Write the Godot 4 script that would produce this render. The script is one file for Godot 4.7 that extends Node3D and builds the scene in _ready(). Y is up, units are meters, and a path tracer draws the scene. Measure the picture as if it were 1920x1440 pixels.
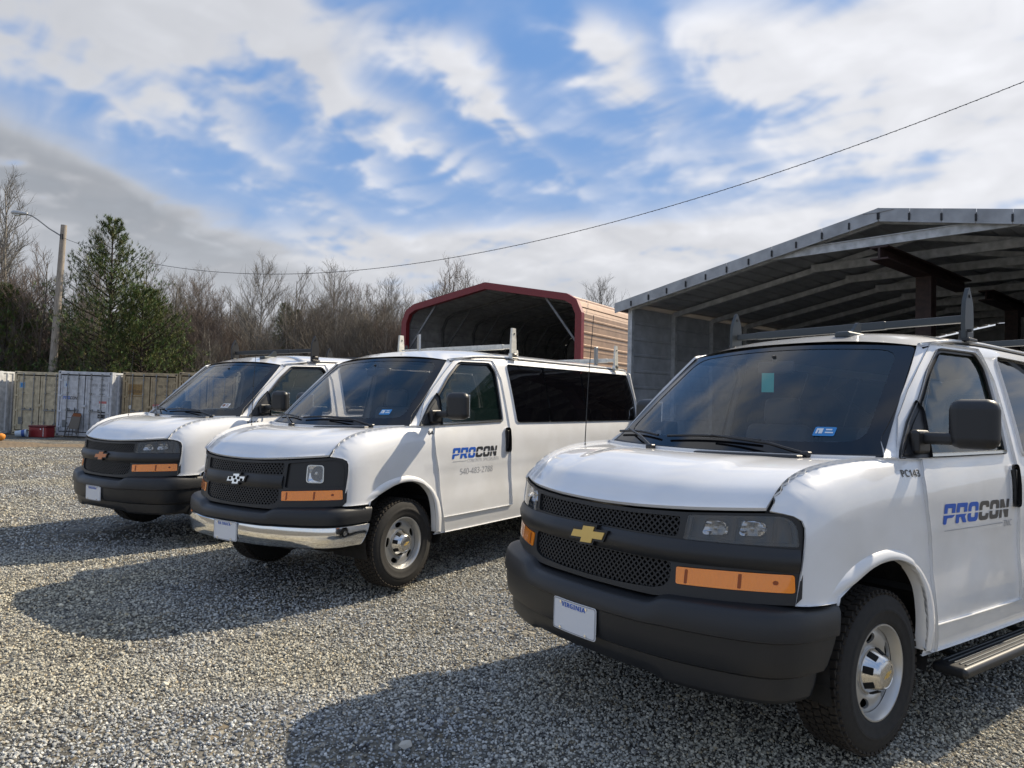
extends Node3D
# A gravel yard with three white passenger vans, storage containers, a carport and an open shed, under a broken spring sky.

var mats := {}
var names := {}
var rng := RandomNumberGenerator.new()

# ---------------------------------------------------------------- curves
class Lut:
	var a := 0.0
	var b := 1.0
	var v := PackedFloat32Array()
	func _init(knots: Array) -> void:            # monotone cubic through [x, y] knots, tabulated
		var n := knots.size()
		var m := PackedFloat32Array()
		var d := PackedFloat32Array()
		for i in n - 1:
			d.append((knots[i + 1][1] - knots[i][1]) / (knots[i + 1][0] - knots[i][0]))
		for i in n:
			if i == 0: m.append(d[0])
			elif i == n - 1: m.append(d[n - 2])
			elif d[i - 1] * d[i] <= 0: m.append(0.0)
			else: m.append(2.0 * d[i - 1] * d[i] / (d[i - 1] + d[i]))
		a = knots[0][0]
		b = knots[n - 1][0]
		var k := 0
		for i in 513:
			var x := a + (b - a) * i / 512.0
			while k < n - 2 and x > knots[k + 1][0]: k += 1
			var h: float = knots[k + 1][0] - knots[k][0]
			var t: float = (x - knots[k][0]) / h
			var y0: float = knots[k][1]
			var y1: float = knots[k + 1][1]
			v.append((1 + 2 * t) * (1 - t) * (1 - t) * y0 + t * (1 - t) * (1 - t) * h * m[k] + t * t * (3 - 2 * t) * y1 + t * t * (t - 1) * h * m[k + 1])
	func at(x: float) -> float:
		var f := clampf((x - a) / (b - a), 0.0, 1.0) * 512.0
		var i := mini(int(f), 511)
		return v[i] + (v[i + 1] - v[i]) * (f - i)

# ---------------------------------------------------------------- mesh builder
class MB:
	var v := PackedVector3Array()
	var n := PackedVector3Array()
	var c := PackedColorArray()
	var col := Color.WHITE
	var tinted := false
	var mir := false                             # mirror x -> -x
	var xf := Transform3D.IDENTITY
	func tri(p: Vector3, q: Vector3, r: Vector3, np := Vector3.ZERO, nq := Vector3.ZERO, nr := Vector3.ZERO) -> void:   # counter-clockwise seen from outside
		if np == Vector3.ZERO:
			np = (q - p).cross(r - p).normalized()
			nq = np
			nr = np
		elif (q - p).cross(r - p).dot(np + nq + nr) < 0:
			var t := q
			q = r
			r = t
			t = nq
			nq = nr
			nr = t
		if mir:
			p.x = -p.x
			q.x = -q.x
			r.x = -r.x
			np.x = -np.x
			nq.x = -nq.x
			nr.x = -nr.x
			v.append(xf * p)
			v.append(xf * q)
			v.append(xf * r)
			n.append(xf.basis * np)
			n.append(xf.basis * nq)
			n.append(xf.basis * nr)
		else:
			v.append(xf * p)
			v.append(xf * r)
			v.append(xf * q)
			n.append(xf.basis * np)
			n.append(xf.basis * nr)
			n.append(xf.basis * nq)
		if tinted:
			c.append(col)
			c.append(col)
			c.append(col)
	func quad(p: Vector3, q: Vector3, r: Vector3, s: Vector3) -> void:
		tri(p, q, r)
		tri(p, r, s)
	func box(center: Vector3, size: Vector3, b := Basis.IDENTITY) -> void:
		var h := size / 2
		for ax in 3:
			for s in [-1.0, 1.0]:
				var e := Vector3.ZERO
				e[ax] = s
				var u := Vector3.ZERO
				u[(ax + 1) % 3] = s
				var w := Vector3.ZERO
				w[(ax + 2) % 3] = 1
				var pts := []
				for k in [[-1, -1], [1, -1], [1, 1], [-1, 1]]:
					pts.append(center + b * ((e + u * k[0] + w * k[1]) * h))
				quad(pts[0], pts[1], pts[2], pts[3])
	func rbox(center: Vector3, size: Vector3, r: float, b := Basis.IDENTITY) -> void:     # rounded box
		var h := size / 2
		r = minf(r, minf(h.x, minf(h.y, h.z)) * 0.98)
		for ax in 3:
			for s in [-1.0, 1.0]:
				var a1 := (ax + 1) % 3
				var a2 := (ax + 2) % 3
				var g := []
				for i in 6:
					for j in 6:
						var p := Vector3.ZERO
						p[ax] = s * h[ax]
						p[a1] = [-h[a1], -h[a1] + r * 0.42, -h[a1] + r, h[a1] - r, h[a1] - r * 0.42, h[a1]][i]
						p[a2] = [-h[a2], -h[a2] + r * 0.42, -h[a2] + r, h[a2] - r, h[a2] - r * 0.42, h[a2]][j]
						var q := p.clamp(-h + Vector3.ONE * r, h - Vector3.ONE * r)
						var d := (p - q).normalized()
						g.append([center + b * (q + d * r), b * d])
				for i in 5:
					for j in 5:
						var A: Array = g[i * 6 + j]
						var B: Array = g[i * 6 + j + 6]
						var C: Array = g[i * 6 + j + 7]
						var D: Array = g[i * 6 + j + 1]
						tri(A[0], B[0], C[0], A[1], B[1], C[1])
						tri(A[0], C[0], D[0], A[1], C[1], D[1])
	func tube(path: Array, r0: float, r1 := -1.0, sides := 6, caps := true) -> void:
		if r1 < 0: r1 = r0
		var rings := []
		var m := path.size()
		var up := Vector3.ZERO
		for i in m:
			var t: Vector3 = (path[mini(i + 1, m - 1)] - path[maxi(i - 1, 0)]).normalized()
			if up == Vector3.ZERO:
				up = Vector3.UP if absf(t.y) < 0.9 else Vector3.RIGHT
			var x := t.cross(up).normalized()
			up = x.cross(t).normalized()
			var r := lerpf(r0, r1, float(i) / (m - 1))
			var ring := []
			for k in sides:
				var d := x * cos(TAU * k / sides) + up * sin(TAU * k / sides)
				ring.append([path[i] + d * r, d])
			rings.append(ring)
		for i in m - 1:
			for k in sides:
				var A: Array = rings[i][k]
				var B: Array = rings[i][(k + 1) % sides]
				var C: Array = rings[i + 1][(k + 1) % sides]
				var D: Array = rings[i + 1][k]
				tri(A[0], B[0], C[0], A[1], B[1], C[1])
				tri(A[0], C[0], D[0], A[1], C[1], D[1])
		if caps:
			for k in range(1, sides - 1):
				tri(rings[0][0][0], rings[0][k + 1][0], rings[0][k][0])
				tri(rings[m - 1][0][0], rings[m - 1][k][0], rings[m - 1][k + 1][0])
	func lathe(profile: Array, seg := 40, crease := 0.6) -> void:     # profile of [x, radius], turned about the x axis
		var m := profile.size()
		for i in m - 1:
			var a := Vector2(profile[i][0], profile[i][1])
			var b := Vector2(profile[i + 1][0], profile[i + 1][1])
			var d := (b - a).normalized()
			var nn := Vector2(-d.y, d.x)
			var na := nn
			var nb := nn
			if i > 0:
				var e := (a - Vector2(profile[i - 1][0], profile[i - 1][1])).normalized()
				if absf(e.angle_to(d)) < crease: na = (nn + Vector2(-e.y, e.x)).normalized()
			if i < m - 2:
				var e2 := (Vector2(profile[i + 2][0], profile[i + 2][1]) - b).normalized()
				if absf(e2.angle_to(d)) < crease: nb = (nn + Vector2(-e2.y, e2.x)).normalized()
			for k in seg:
				var u := TAU * k / seg
				var w := TAU * (k + 1) / seg
				var f := func(p: Vector2, t: float) -> Vector3: return Vector3(p.x, p.y * cos(t), p.y * sin(t))
				tri(f.call(a, u), f.call(b, u), f.call(b, w), f.call(na, u), f.call(nb, u), f.call(nb, w))
				tri(f.call(a, u), f.call(b, w), f.call(a, w), f.call(na, u), f.call(nb, w), f.call(na, w))
	func prism(poly: PackedVector2Array, o: Vector3, ex: Vector3, ey: Vector3, ez: Vector3) -> void:   # flat outline in ex, ey, thickened by ez
		if Geometry2D.is_polygon_clockwise(poly): poly.reverse()
		var t := Geometry2D.triangulate_polygon(poly)
		var at := func(p: Vector2, k: float) -> Vector3: return o + ex * p.x + ey * p.y + ez * k
		for i in range(0, t.size(), 3):
			var p := poly[t[i]]
			var q := poly[t[i + 1]]
			var r := poly[t[i + 2]]
			var up := ez.normalized()
			tri(at.call(p, 1.0), at.call(q, 1.0), at.call(r, 1.0), up, up, up)
			tri(at.call(p, 0.0), at.call(q, 0.0), at.call(r, 0.0), -up, -up, -up)
		for i in poly.size():
			var p := poly[i]
			var q := poly[(i + 1) % poly.size()]
			var side := (ex * (q.y - p.y) - ey * (q.x - p.x)).normalized()
			tri(at.call(p, 0.0), at.call(q, 0.0), at.call(q, 1.0), side, side, side)
			tri(at.call(p, 0.0), at.call(q, 1.0), at.call(p, 1.0), side, side, side)
	# a curved sheet: cells of the plane outline, minus the cutters, carried by map(uv) -> point
	func patch(outer: PackedVector2Array, cutters: Array, cell: float, map: Callable, flip := 1.0, rim := 0.0) -> void:
		var lo := outer[0]
		var hi := outer[0]
		for p in outer:
			lo = lo.min(p)
			hi = hi.max(p)
		var cache := {}
		var put := func(p: Vector2) -> Array:
			var key := Vector2i((p * 40000.0).round())
			if not cache.has(key):
				var e := 0.002
				var pu: Vector3 = map.call(p + Vector2(e, 0)) - map.call(p - Vector2(e, 0))
				var pv: Vector3 = map.call(p + Vector2(0, e)) - map.call(p - Vector2(0, e))
				cache[key] = [map.call(p), pu.cross(pv).normalized() * flip]
			return cache[key]
		var nx := maxi(1, int(ceil((hi.x - lo.x) / cell)))
		var ny := maxi(1, int(ceil((hi.y - lo.y) / cell)))
		for i in nx:
			for j in ny:
				var a := lo + Vector2(i, j) * cell
				var rect := PackedVector2Array([a, a + Vector2(cell, 0), a + Vector2(cell, cell), a + Vector2(0, cell)])
				var pieces: Array = Geometry2D.intersect_polygons(rect, outer)
				for cut in cutters:
					if pieces.is_empty(): break
					var next := []
					for q in pieces:
						for w in Geometry2D.clip_polygons(q, cut):
							if not Geometry2D.is_polygon_clockwise(w): next.append(w)
					pieces = next
				for q in pieces:
					if q.size() == 4 and absf(q[0].x - q[2].x) > cell * 0.99 and absf(q[0].y - q[2].y) > cell * 0.99:
						var A: Array = put.call(q[0])
						var B: Array = put.call(q[1])
						var C: Array = put.call(q[2])
						var D: Array = put.call(q[3])
						tri(A[0], B[0], C[0], A[1], B[1], C[1])
						tri(A[0], C[0], D[0], A[1], C[1], D[1])
						continue
					var t := Geometry2D.triangulate_polygon(q)
					for k in range(0, t.size(), 3):
						var A: Array = put.call(q[t[k]])
						var B: Array = put.call(q[t[k + 1]])
						var C: Array = put.call(q[t[k + 2]])
						if ((B[0] - A[0]).cross(C[0] - A[0])).length_squared() > 1e-16:
							tri(A[0], B[0], C[0], A[1], B[1], C[1])
		if rim != 0.0:
			edge(outer, map, flip, rim, PackedVector2Array(), cutters)
			for cut in cutters: edge(cut, map, flip, rim, outer)
	func edge(poly: PackedVector2Array, map: Callable, flip: float, rim: float, within := PackedVector2Array(), without := []) -> void:   # the folded edge of a sheet
		for i in poly.size():
			var p := poly[i]
			var q := poly[(i + 1) % poly.size()]
			var steps := maxi(1, int(ceil(p.distance_to(q) / 0.05)))
			for k in steps:
				var a := p.lerp(q, float(k) / steps)
				var b := p.lerp(q, float(k + 1) / steps)
				if within.size() and not Geometry2D.is_point_in_polygon((a + b) / 2, within): continue
				if without.any(func(w): return Geometry2D.is_point_in_polygon((a + b) / 2, w)): continue
				var e := 0.002
				var pts := []
				for w in [a, b]:
					var pu: Vector3 = map.call(w + Vector2(e, 0)) - map.call(w - Vector2(e, 0))
					var pv: Vector3 = map.call(w + Vector2(0, e)) - map.call(w - Vector2(0, e))
					var nn := pu.cross(pv).normalized() * flip
					var m: Vector3 = map.call(w)
					pts.append(m)
					pts.append(m - nn * rim)
				quad(pts[0], pts[2], pts[3], pts[1])
	func smooth(from: int, deg := 40.0) -> void:      # averages the normals of corners that meet at less than deg
		var limit := cos(deg_to_rad(deg))
		var cells := {}
		for i in range(from, v.size()):
			var key := Vector3i((v[i] * 4000.0).round())
			if not cells.has(key): cells[key] = PackedInt32Array()
			cells[key].append(i)
		var out := n.duplicate()
		for key in cells:
			var ids: PackedInt32Array = cells[key]
			for i in ids:
				var s := Vector3.ZERO
				for j in ids:
					if n[i].dot(n[j]) > limit: s += n[j]
				out[i] = s.normalized()
		n = out
	func mesh() -> ArrayMesh:
		var a := []
		a.resize(Mesh.ARRAY_MAX)
		a[Mesh.ARRAY_VERTEX] = v
		a[Mesh.ARRAY_NORMAL] = n
		if tinted: a[Mesh.ARRAY_COLOR] = c
		var m := ArrayMesh.new()
		m.add_surface_from_arrays(Mesh.PRIMITIVE_TRIANGLES, a)
		return m

# ---------------------------------------------------------------- nodes
func numbered(called: String) -> String:
	var k: int = names.get(called, 0)
	names[called] = k + 1
	return called if k == 0 else "%s_%03d" % [called, k]

func part(called: String, mb, material: Material, parent: Node3D) -> MeshInstance3D:
	var o := MeshInstance3D.new()
	var k := 0
	var nm := called
	while parent.has_node(nm):
		k += 1
		nm = "%s_%03d" % [called, k]
	o.name = nm
	o.mesh = mb if mb is Mesh else mb.mesh()
	o.material_override = material
	parent.add_child(o, true)
	return o

func thing(called: String, label: String, category: String, at := Vector3.ZERO, group := "") -> Node3D:
	var o := Node3D.new()
	o.name = numbered(called)
	add_child(o, true)
	o.position = at
	tag(o, label, category, group)
	return o

func single(called: String, mb, material: Material, label: String, category: String, group := "") -> MeshInstance3D:
	var o := part(numbered(called), mb, material, self)
	tag(o, label, category, group)
	return o

func tag(o: Node, label: String, category: String, group := "", kind := "") -> void:
	if label: o.set_meta("label", label)
	if category: o.set_meta("category", category)
	if group: o.set_meta("group", group)
	if kind: o.set_meta("kind", kind)

func structure(called: String, mb, material: Material) -> MeshInstance3D:
	var o := part(numbered(called), mb, material, self)
	o.set_meta("kind", "structure")
	return o

# ---------------------------------------------------------------- materials
func lin(r: float, g: float, b: float) -> Color:
	return Color(r, g, b).linear_to_srgb()

func mat(key: String, c: Color, rough := 0.6, metal := 0.0, spec := 0.5) -> StandardMaterial3D:   # c is a linear base colour
	if mats.has(key): return mats[key]
	var m := StandardMaterial3D.new()
	m.resource_name = key
	var a := c.a
	m.albedo_color = c.linear_to_srgb()
	m.albedo_color.a = a
	m.roughness = rough
	m.metallic = metal
	m.metallic_specular = spec
	mats[key] = m
	return m

func noise_tex(seed_: int, freq: float, octaves: int, lo: Color, hi: Color, size := 512, kind := FastNoiseLite.TYPE_SIMPLEX_SMOOTH, as_normal := false, bump := 4.0) -> NoiseTexture2D:
	var f := FastNoiseLite.new()
	f.seed = seed_
	f.noise_type = kind
	f.frequency = freq
	f.fractal_octaves = octaves
	var t := NoiseTexture2D.new()
	t.width = size
	t.height = size
	t.seamless = true
	t.noise = f
	if as_normal:
		t.as_normal_map = true
		t.bump_strength = bump
	else:
		var g := Gradient.new()
		g.set_color(0, lo)
		g.set_color(1, hi)
		t.color_ramp = g
	return t

func weather(m: StandardMaterial3D, seed_: int, lo: float, hi: float, scale: float, octaves := 5) -> StandardMaterial3D:   # mottled tone, same hue
	m.albedo_texture = noise_tex(seed_, 0.01, octaves, Color(lo, lo, lo), Color(hi, hi, hi))
	m.uv1_triplanar = true
	m.uv1_scale = Vector3.ONE * scale
	return m

func glass(key: String, c: Color, alpha: float, rough := 0.02) -> StandardMaterial3D:
	var m := mat(key, Color(c.r, c.g, c.b, alpha), rough)
	m.transparency = BaseMaterial3D.TRANSPARENCY_ALPHA
	return m

# ================================================================ camera, sky, sun
const SUN := Vector3(0.6275, 0.6428, -0.4394)     # towards the sun: high on the right, a little ahead

func camera_and_sky() -> void:
	var cam := Camera3D.new()
	cam.name = "camera"
	cam.fov = 56.622
	cam.near = 0.05
	cam.far = 3000.0
	cam.position = Vector3(0, 1.6173, 0)
	cam.basis = Basis(Vector3.RIGHT, deg_to_rad(1.5027)) * Basis(Vector3.BACK, deg_to_rad(1.3042))
	add_child(cam)
	cam.current = true
	var sun := DirectionalLight3D.new()
	sun.name = "sun"
	sun.light_energy = 1.6
	sun.light_color = Color(1.0, 0.94, 0.84)
	sun.light_angular_distance = 0.6
	sun.shadow_enabled = true
	add_child(sun)
	var toward := SUN
	sun.basis = Basis.looking_at(-toward, Vector3.UP)
	var env := Environment.new()
	env.background_mode = Environment.BG_SKY
	env.tonemap_mode = Environment.TONE_MAPPER_LINEAR
	env.tonemap_exposure = 1.3
	env.sdfgi_enabled = true
	env.ssao_enabled = true
	env.ssil_enabled = true
	var sky := Sky.new()
	sky.sky_material = make_sky()
	env.sky = sky
	var we := WorldEnvironment.new()
	we.name = "world_environment"
	we.environment = env
	add_child(we)

# broken cloud over blue, worked out per direction: [azimuth, height, half width, half height, tilt, weight, greyness], all in degrees
const CLOUDS := [
	# the pale mass at upper left and its trailing edge
	[-30.0, 27.0, 14.0, 5.0, -8.0, 1.25, 0.38], [-19.0, 27.5, 7.0, 3.4, -18.0, 0.9, 0.22], [-36.0, 23.0, 7.0, 3.6, -6.0, 0.9, 0.45], [-24.0, 23.6, 6.0, 1.6, -14.0, 0.5, 0.2],
	# the grey bank that slopes down from the left edge
	[-37.0, 15.4, 8.0, 2.2, -20.0, 1.5, 1.0], [-29.0, 12.6, 8.0, 2.0, -20.0, 1.4, 0.95], [-21.0, 9.8, 7.0, 1.8, -16.0, 1.1, 0.75], [-36.0, 9.5, 12.0, 4.5, -10.0, 1.5, 0.72], [-24.0, 6.5, 12.0, 3.5, -8.0, 1.4, 0.5],
	# streaks and puffs in the middle
	[-13.5, 22.6, 5.2, 1.3, -25.0, 1.0, 0.05], [-17.5, 24.0, 3.5, 1.1, -22.0, 0.5, 0.1],
	[-8.0, 26.4, 3.2, 1.3, -14.0, 0.8, 0.0], [-4.6, 25.2, 2.6, 1.9, -40.0, 1.15, 0.0], [-2.2, 23.4, 2.6, 1.8, -55.0, 1.15, 0.0], [-0.6, 21.7, 2.2, 1.2, -15.0, 0.95, 0.0],
	[5.6, 27.6, 2.4, 1.5, -10.0, 1.0, 0.0], [7.8, 25.6, 2.6, 2.0, -50.0, 1.0, 0.0], [9.2, 23.0, 2.2, 1.6, -30.0, 1.0, 0.0],
	# the bright mass on the right
	[17.0, 26.0, 4.6, 3.4, -30.0, 1.15, 0.0], [23.5, 24.5, 5.5, 4.0, 0.0, 1.2, 0.0], [31.0, 24.5, 7.0, 5.0, 0.0, 1.4, 0.0], [39.0, 22.0, 8.0, 7.0, 0.0, 1.3, 0.0],
	[25.0, 18.4, 12.0, 2.0, 6.0, 0.55, 0.0], [34.0, 15.0, 10.0, 4.0, 3.0, 0.85, 0.0], [13.0, 19.0, 5.0, 2.0, -25.0, 0.5, 0.0],
	# thin streaks over the blue
	[-20.5, 18.6, 4.5, 0.9, -27.0, 0.62, 0.1], [-11.0, 18.4, 4.5, 0.9, -30.0, 0.60, 0.05], [-4.5, 18.6, 4.5, 1.1, -30.0, 0.55, 0.0], [2.5, 18.2, 5.0, 1.2, -24.0, 0.50, 0.0], [-28.5, 19.2, 3.5, 0.7, -22.0, 0.5, 0.15], [-16.5, 15.2, 5.0, 0.8, -18.0, 0.55, 0.12], [6.0, 20.6, 3.0, 0.9, -35.0, 0.4, 0.0], [-7.5, 20.6, 3.0, 0.7, -35.0, 0.4, 0.0],
	# the bright bank above the trees
	[-2.0, 12.6, 9.0, 1.5, 4.0, 1.3, 0.05], [-11.0, 11.6, 7.0, 1.4, -8.0, 1.1, 0.18], [9.0, 12.8, 8.0, 1.4, 2.0, 1.2, 0.0], [20.0, 13.4, 9.0, 1.8, 5.0, 1.0, 0.0], [0.0, 8.6, 14.0, 2.8, 0.0, 1.5, 0.30], [20.0, 9.0, 14.0, 3.2, 3.0, 1.4, 0.12],
	[0.0, 3.0, 70.0, 4.0, 0.0, 1.5, 0.22],
]

func make_sky() -> Material:
	var w := 2560
	var hh := 1280
	var img := Image.create(w, hh, false, Image.FORMAT_RGBAF)
	var mk := func(seed_: int, octaves: int, gain: float) -> FastNoiseLite:
		var f := FastNoiseLite.new()
		f.seed = seed_
		f.noise_type = FastNoiseLite.TYPE_SIMPLEX_SMOOTH
		f.frequency = 1.0
		f.fractal_octaves = octaves
		f.fractal_gain = gain
		return f
	var big: FastNoiseLite = mk.call(4, 3, 0.5)
	var fine: FastNoiseLite = mk.call(9, 5, 0.55)
	var streak: FastNoiseLite = mk.call(21, 5, 0.58)
	var data := PackedFloat32Array()
	data.resize(w * hh * 4)
	var top := deg_to_rad(36.0)
	var wide := deg_to_rad(52.0)
	for j in hh:
		var el := (0.5 - (j + 0.5) / hh) * PI
		if el < -0.02:
			for i in w:
				var q := (j * w + i) * 4
				data[q] = 0.16
				data[q + 1] = 0.16
				data[q + 2] = 0.155
				data[q + 3] = 1.0
			continue
		var eld0 := rad_to_deg(el)
		var row := []
		for c in CLOUDS:
			var reach: float = 3.2 * (c[3] + absf(sin(deg_to_rad(c[4]))) * c[2]) + 4.0
			if absf(eld0 - c[1]) < reach: row.append([c[0], c[1], 1.0 / c[2], 1.0 / c[3], cos(deg_to_rad(c[4])), sin(deg_to_rad(c[4])), c[5], c[6]])
		var e := maxf(sin(el), 0.0)
		var k := 1.0 / (e + 0.16)
		var hz := pow(1.0 - e, 4.2)
		for i in w:
			var az := wrapf((i + 0.5) / w * TAU, -PI, PI)       # the middle of the view lies at the picture's seam
			var front := absf(az) < wide and el < top
			var p := (j * w + i) * 4
			if not front and ((i % 4) != 0 or (j % 2) != 0):
				var from := p - 4 if (i % 4) != 0 else p - w * 4
				for n in 4: data[p + n] = data[from + n]
				continue
			var d := Vector3(sin(az) * cos(el), sin(el), -cos(az) * cos(el))
			# clear air: deep blue overhead, pale near the horizon, whiter round the sun
			var near_sun := maxf(0.0, d.dot(SUN))
			var glow := pow(near_sun, 6.0) * 0.16 + pow(near_sun, 40.0) * 0.5
			var r := lerpf(0.092, 0.46, hz) + glow
			var g := lerpf(0.225, 0.56, hz) + glow
			var b := lerpf(0.50, 0.68, hz) + glow * 0.9
			# the cloud sheet, seen in perspective
			var px := d.x * k
			var pz := d.z * k
			var wob := big.get_noise_2d(px * 1.6 + 7.0, pz * 1.6)
			var n1 := fine.get_noise_2d(px * 2.6 + wob * 0.35, pz * 2.6 - wob * 0.35)
			var sx := px * 0.80 + pz * 0.60
			var sz := -px * 0.60 + pz * 0.80
			var n2 := streak.get_noise_2d(sx * 1.3 + wob * 0.4, sz * 4.2 + wob * 0.5)
			var cover := 0.0
			var grey := 0.0
			var gw := 0.0001
			var azd := rad_to_deg(az) + n1 * 2.6 + wob * 1.6
			var eld := eld0 + n2 * 1.7 + n1 * 1.7
			if absf(azd) < 80.0:
				for c in row:
					var dx: float = azd - c[0]
					var dy: float = eld - c[1]
					var u: float = (dx * c[4] + dy * c[5]) * c[2]
					var v: float = (-dx * c[5] + dy * c[4]) * c[3]
					var q2 := u * u + v * v
					if q2 < 7.0:
						var a: float = exp(-q2 * 0.85) * c[6] * 0.72
						cover += a
						grey += a * c[7]
						gw += a
			var away := minf(1.0, smoothstep(46.0, 75.0, absf(rad_to_deg(az))) + smoothstep(32.0, 48.0, eld0))
			if away > 0.0:
				cover += away * (0.50 + 0.9 * big.get_noise_2d(px * 1.1 - 3.0, pz * 1.1))
				grey += away * 0.15
				gw += away
			var body := minf(cover, 1.0)
			cover += body * (0.75 * n1 + 0.65 * n2) + 0.24 * n1 + 0.30 * n2 + 0.03
			var a2 := smoothstep(-0.12, 1.15, cover) * 0.93
			var thick := clampf((cover - 0.6) * 0.9, 0, 1)
			var gg := clampf(grey / gw, 0, 1) * clampf(0.55 + 0.45 * thick + 0.5 * n1, 0, 1)
			var lit := 0.62 + 0.05 * pow(near_sun, 3.0) + 0.6 * pow(near_sun, 24.0) + 0.16 * n1 + 0.06 * n2 - 0.05 * thick
			r = lerpf(r, lit * lerpf(1.0, 0.43, gg), a2)
			g = lerpf(g, lit * lerpf(1.0, 0.455, gg), a2)
			b = lerpf(b, lit * lerpf(1.03, 0.49, gg), a2)
			data[p] = r
			data[p + 1] = g
			data[p + 2] = b
			data[p + 3] = 1.0
	img.set_data(w, hh, false, Image.FORMAT_RGBAF, data.to_byte_array())
	var m := PanoramaSkyMaterial.new()
	m.panorama = ImageTexture.create_from_image(img)
	return m

# ================================================================ ground
func ground_y(x: float, z: float) -> float:
	var back := smoothstep(9.0, 27.0, -z)
	var left := smoothstep(2.0, -16.0, x)
	var y := -0.16 * back * (0.35 + 0.65 * left)
	y += 0.9 * smoothstep(33.0, 90.0, Vector2(x, z).length()) * smoothstep(-10.0, -60.0, z)
	return y

func build_ground() -> void:
	var g := mat("gravel_bed", Color(0.62, 0.61, 0.59), 0.95)
	var gi := gravel_images()
	g.albedo_texture = gi[0]
	g.uv1_triplanar = true
	g.uv1_world_triplanar = true
	g.uv1_scale = Vector3.ONE * 0.43
	g.heightmap_enabled = true
	g.heightmap_texture = gi[1]
	g.heightmap_scale = 1.6
	g.detail_enabled = true
	g.detail_blend_mode = BaseMaterial3D.BLEND_MODE_MUL
	g.detail_uv_layer = BaseMaterial3D.DETAIL_UV_2
	g.detail_albedo = noise_tex(61, 0.012, 5, Color(0.70, 0.67, 0.60), Color(1, 1, 1))
	g.uv2_triplanar = true
	g.uv2_world_triplanar = true
	g.uv2_scale = Vector3.ONE * 0.11
	var m := MB.new()
	var xs := []
	var zs := []
	for v in [-900, -400, -200, -120, -80, -60, -50]: xs.append(float(v))
	for i in range(-44, 31, 2): xs.append(float(i))
	for v in [40, 60, 100, 200, 400, 900]: xs.append(float(v))
	for v in [200, 60, 20, 8]: zs.append(float(v))
	for i in range(4, -50, -2): zs.append(float(i))
	for v in [-56, -64, -74, -90, -120, -200, -400, -900]: zs.append(float(v))
	var pt := func(i: int, j: int) -> Vector3: return Vector3(xs[i], ground_y(xs[i], zs[j]), zs[j])
	for i in xs.size() - 1:
		for j in zs.size() - 1:
			m.quad(pt.call(i, j), pt.call(i + 1, j), pt.call(i + 1, j + 1), pt.call(i, j + 1))
	m.smooth(0, 60)
	structure("gravel_ground", m, g)
	# the forest floor begins behind the containers
	var f := mat("leaf_litter", Color(0.13, 0.085, 0.05), 0.95)
	weather(f, 66, 0.4, 1.0, 0.8)
	var fm := MB.new()
	for i in 40:
		for j in 12:
			var q := []
			for k in [[0, 0], [1, 0], [1, 1], [0, 1]]:
				var x: float = -75.0 + (i + k[0]) * 2.6
				var z: float = -36.2 - (j + k[1]) * 5.0
				if j + k[1] == 0: z += 0.7 * sin(x * 1.3)
				q.append(Vector3(x, ground_y(x, z) + 0.03, z))
			fm.quad(q[0], q[1], q[2], q[3])
	structure("forest_floor", fm, f)
	# a band of trodden dirt and dry leaves in front of the containers
	var dirt := mat("dry_dirt", Color(0.30, 0.22, 0.13), 0.95)
	weather(dirt, 67, 0.5, 1.0, 1.3)
	var dm := MB.new()
	for i in 34:
		for k in 2:
			var q := []
			for w in [[i, k], [i + 1, k], [i + 1, k + 1], [i, k + 1]]:
				var x: float = -31.0 + w[0] * 0.8
				var z0 := -25.3 + 0.16 * (x + 19.0) + 0.35 * sin(x * 1.1) + 0.2 * sin(x * 2.7)
				var z: float = z0 + [0.0, 0.9, 1.9 + 0.5 * sin(x * 1.9) + 0.3 * sin(x * 4.3)][w[1]]
				q.append(Vector3(x, ground_y(x, z) + [0.012, 0.022, 0.004][w[1]], z))
			dm.quad(q[3], q[2], q[1], q[0])
	structure("dirt_strip", dm, dirt)

func gravel_images() -> Array:
	# stones as cells: a jittered grid, the distance to the nearest stone gives height, each stone has a tone of its own
	var n := 512
	var cells := 48
	var r := RandomNumberGenerator.new()
	r.seed = 5
	var px := PackedFloat32Array()
	var py := PackedFloat32Array()
	var tone := PackedColorArray()
	for i in cells * cells:
		px.append(r.randf())
		py.append(r.randf())
		tone.append(stone_color(r))
	var img := Image.create(n, n, false, Image.FORMAT_RGB8)
	var hgt := Image.create(n, n, false, Image.FORMAT_RGB8)
	var s := float(cells) / n
	for y in n:
		for x in n:
			var fx := x * s
			var fy := y * s
			var cx := int(fx)
			var cy := int(fy)
			var best := 9.0
			var second := 9.0
			var id := 0
			for dy in range(-1, 2):
				var row := posmod(cy + dy, cells) * cells
				for dx in range(-1, 2):
					var k := row + posmod(cx + dx, cells)
					var ex := cx + dx + px[k] - fx
					var ey := cy + dy + py[k] - fy
					var d := ex * ex + ey * ey
					if d < best:
						second = best
						best = d
						id = k
					elif d < second: second = d
			var edge := clampf((sqrt(second) - sqrt(best)) * 2.2, 0, 1)
			var v := edge * (0.55 + 0.45 * minf(tone[id].r * 1.6, 1.0))
			hgt.set_pixel(x, y, Color(v, v, v))
			var c := tone[id] * (0.55 + 0.45 * edge)
			img.set_pixel(x, y, Color(c.r, c.g, c.b).linear_to_srgb())
	return [ImageTexture.create_from_image(img), ImageTexture.create_from_image(hgt)]

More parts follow.
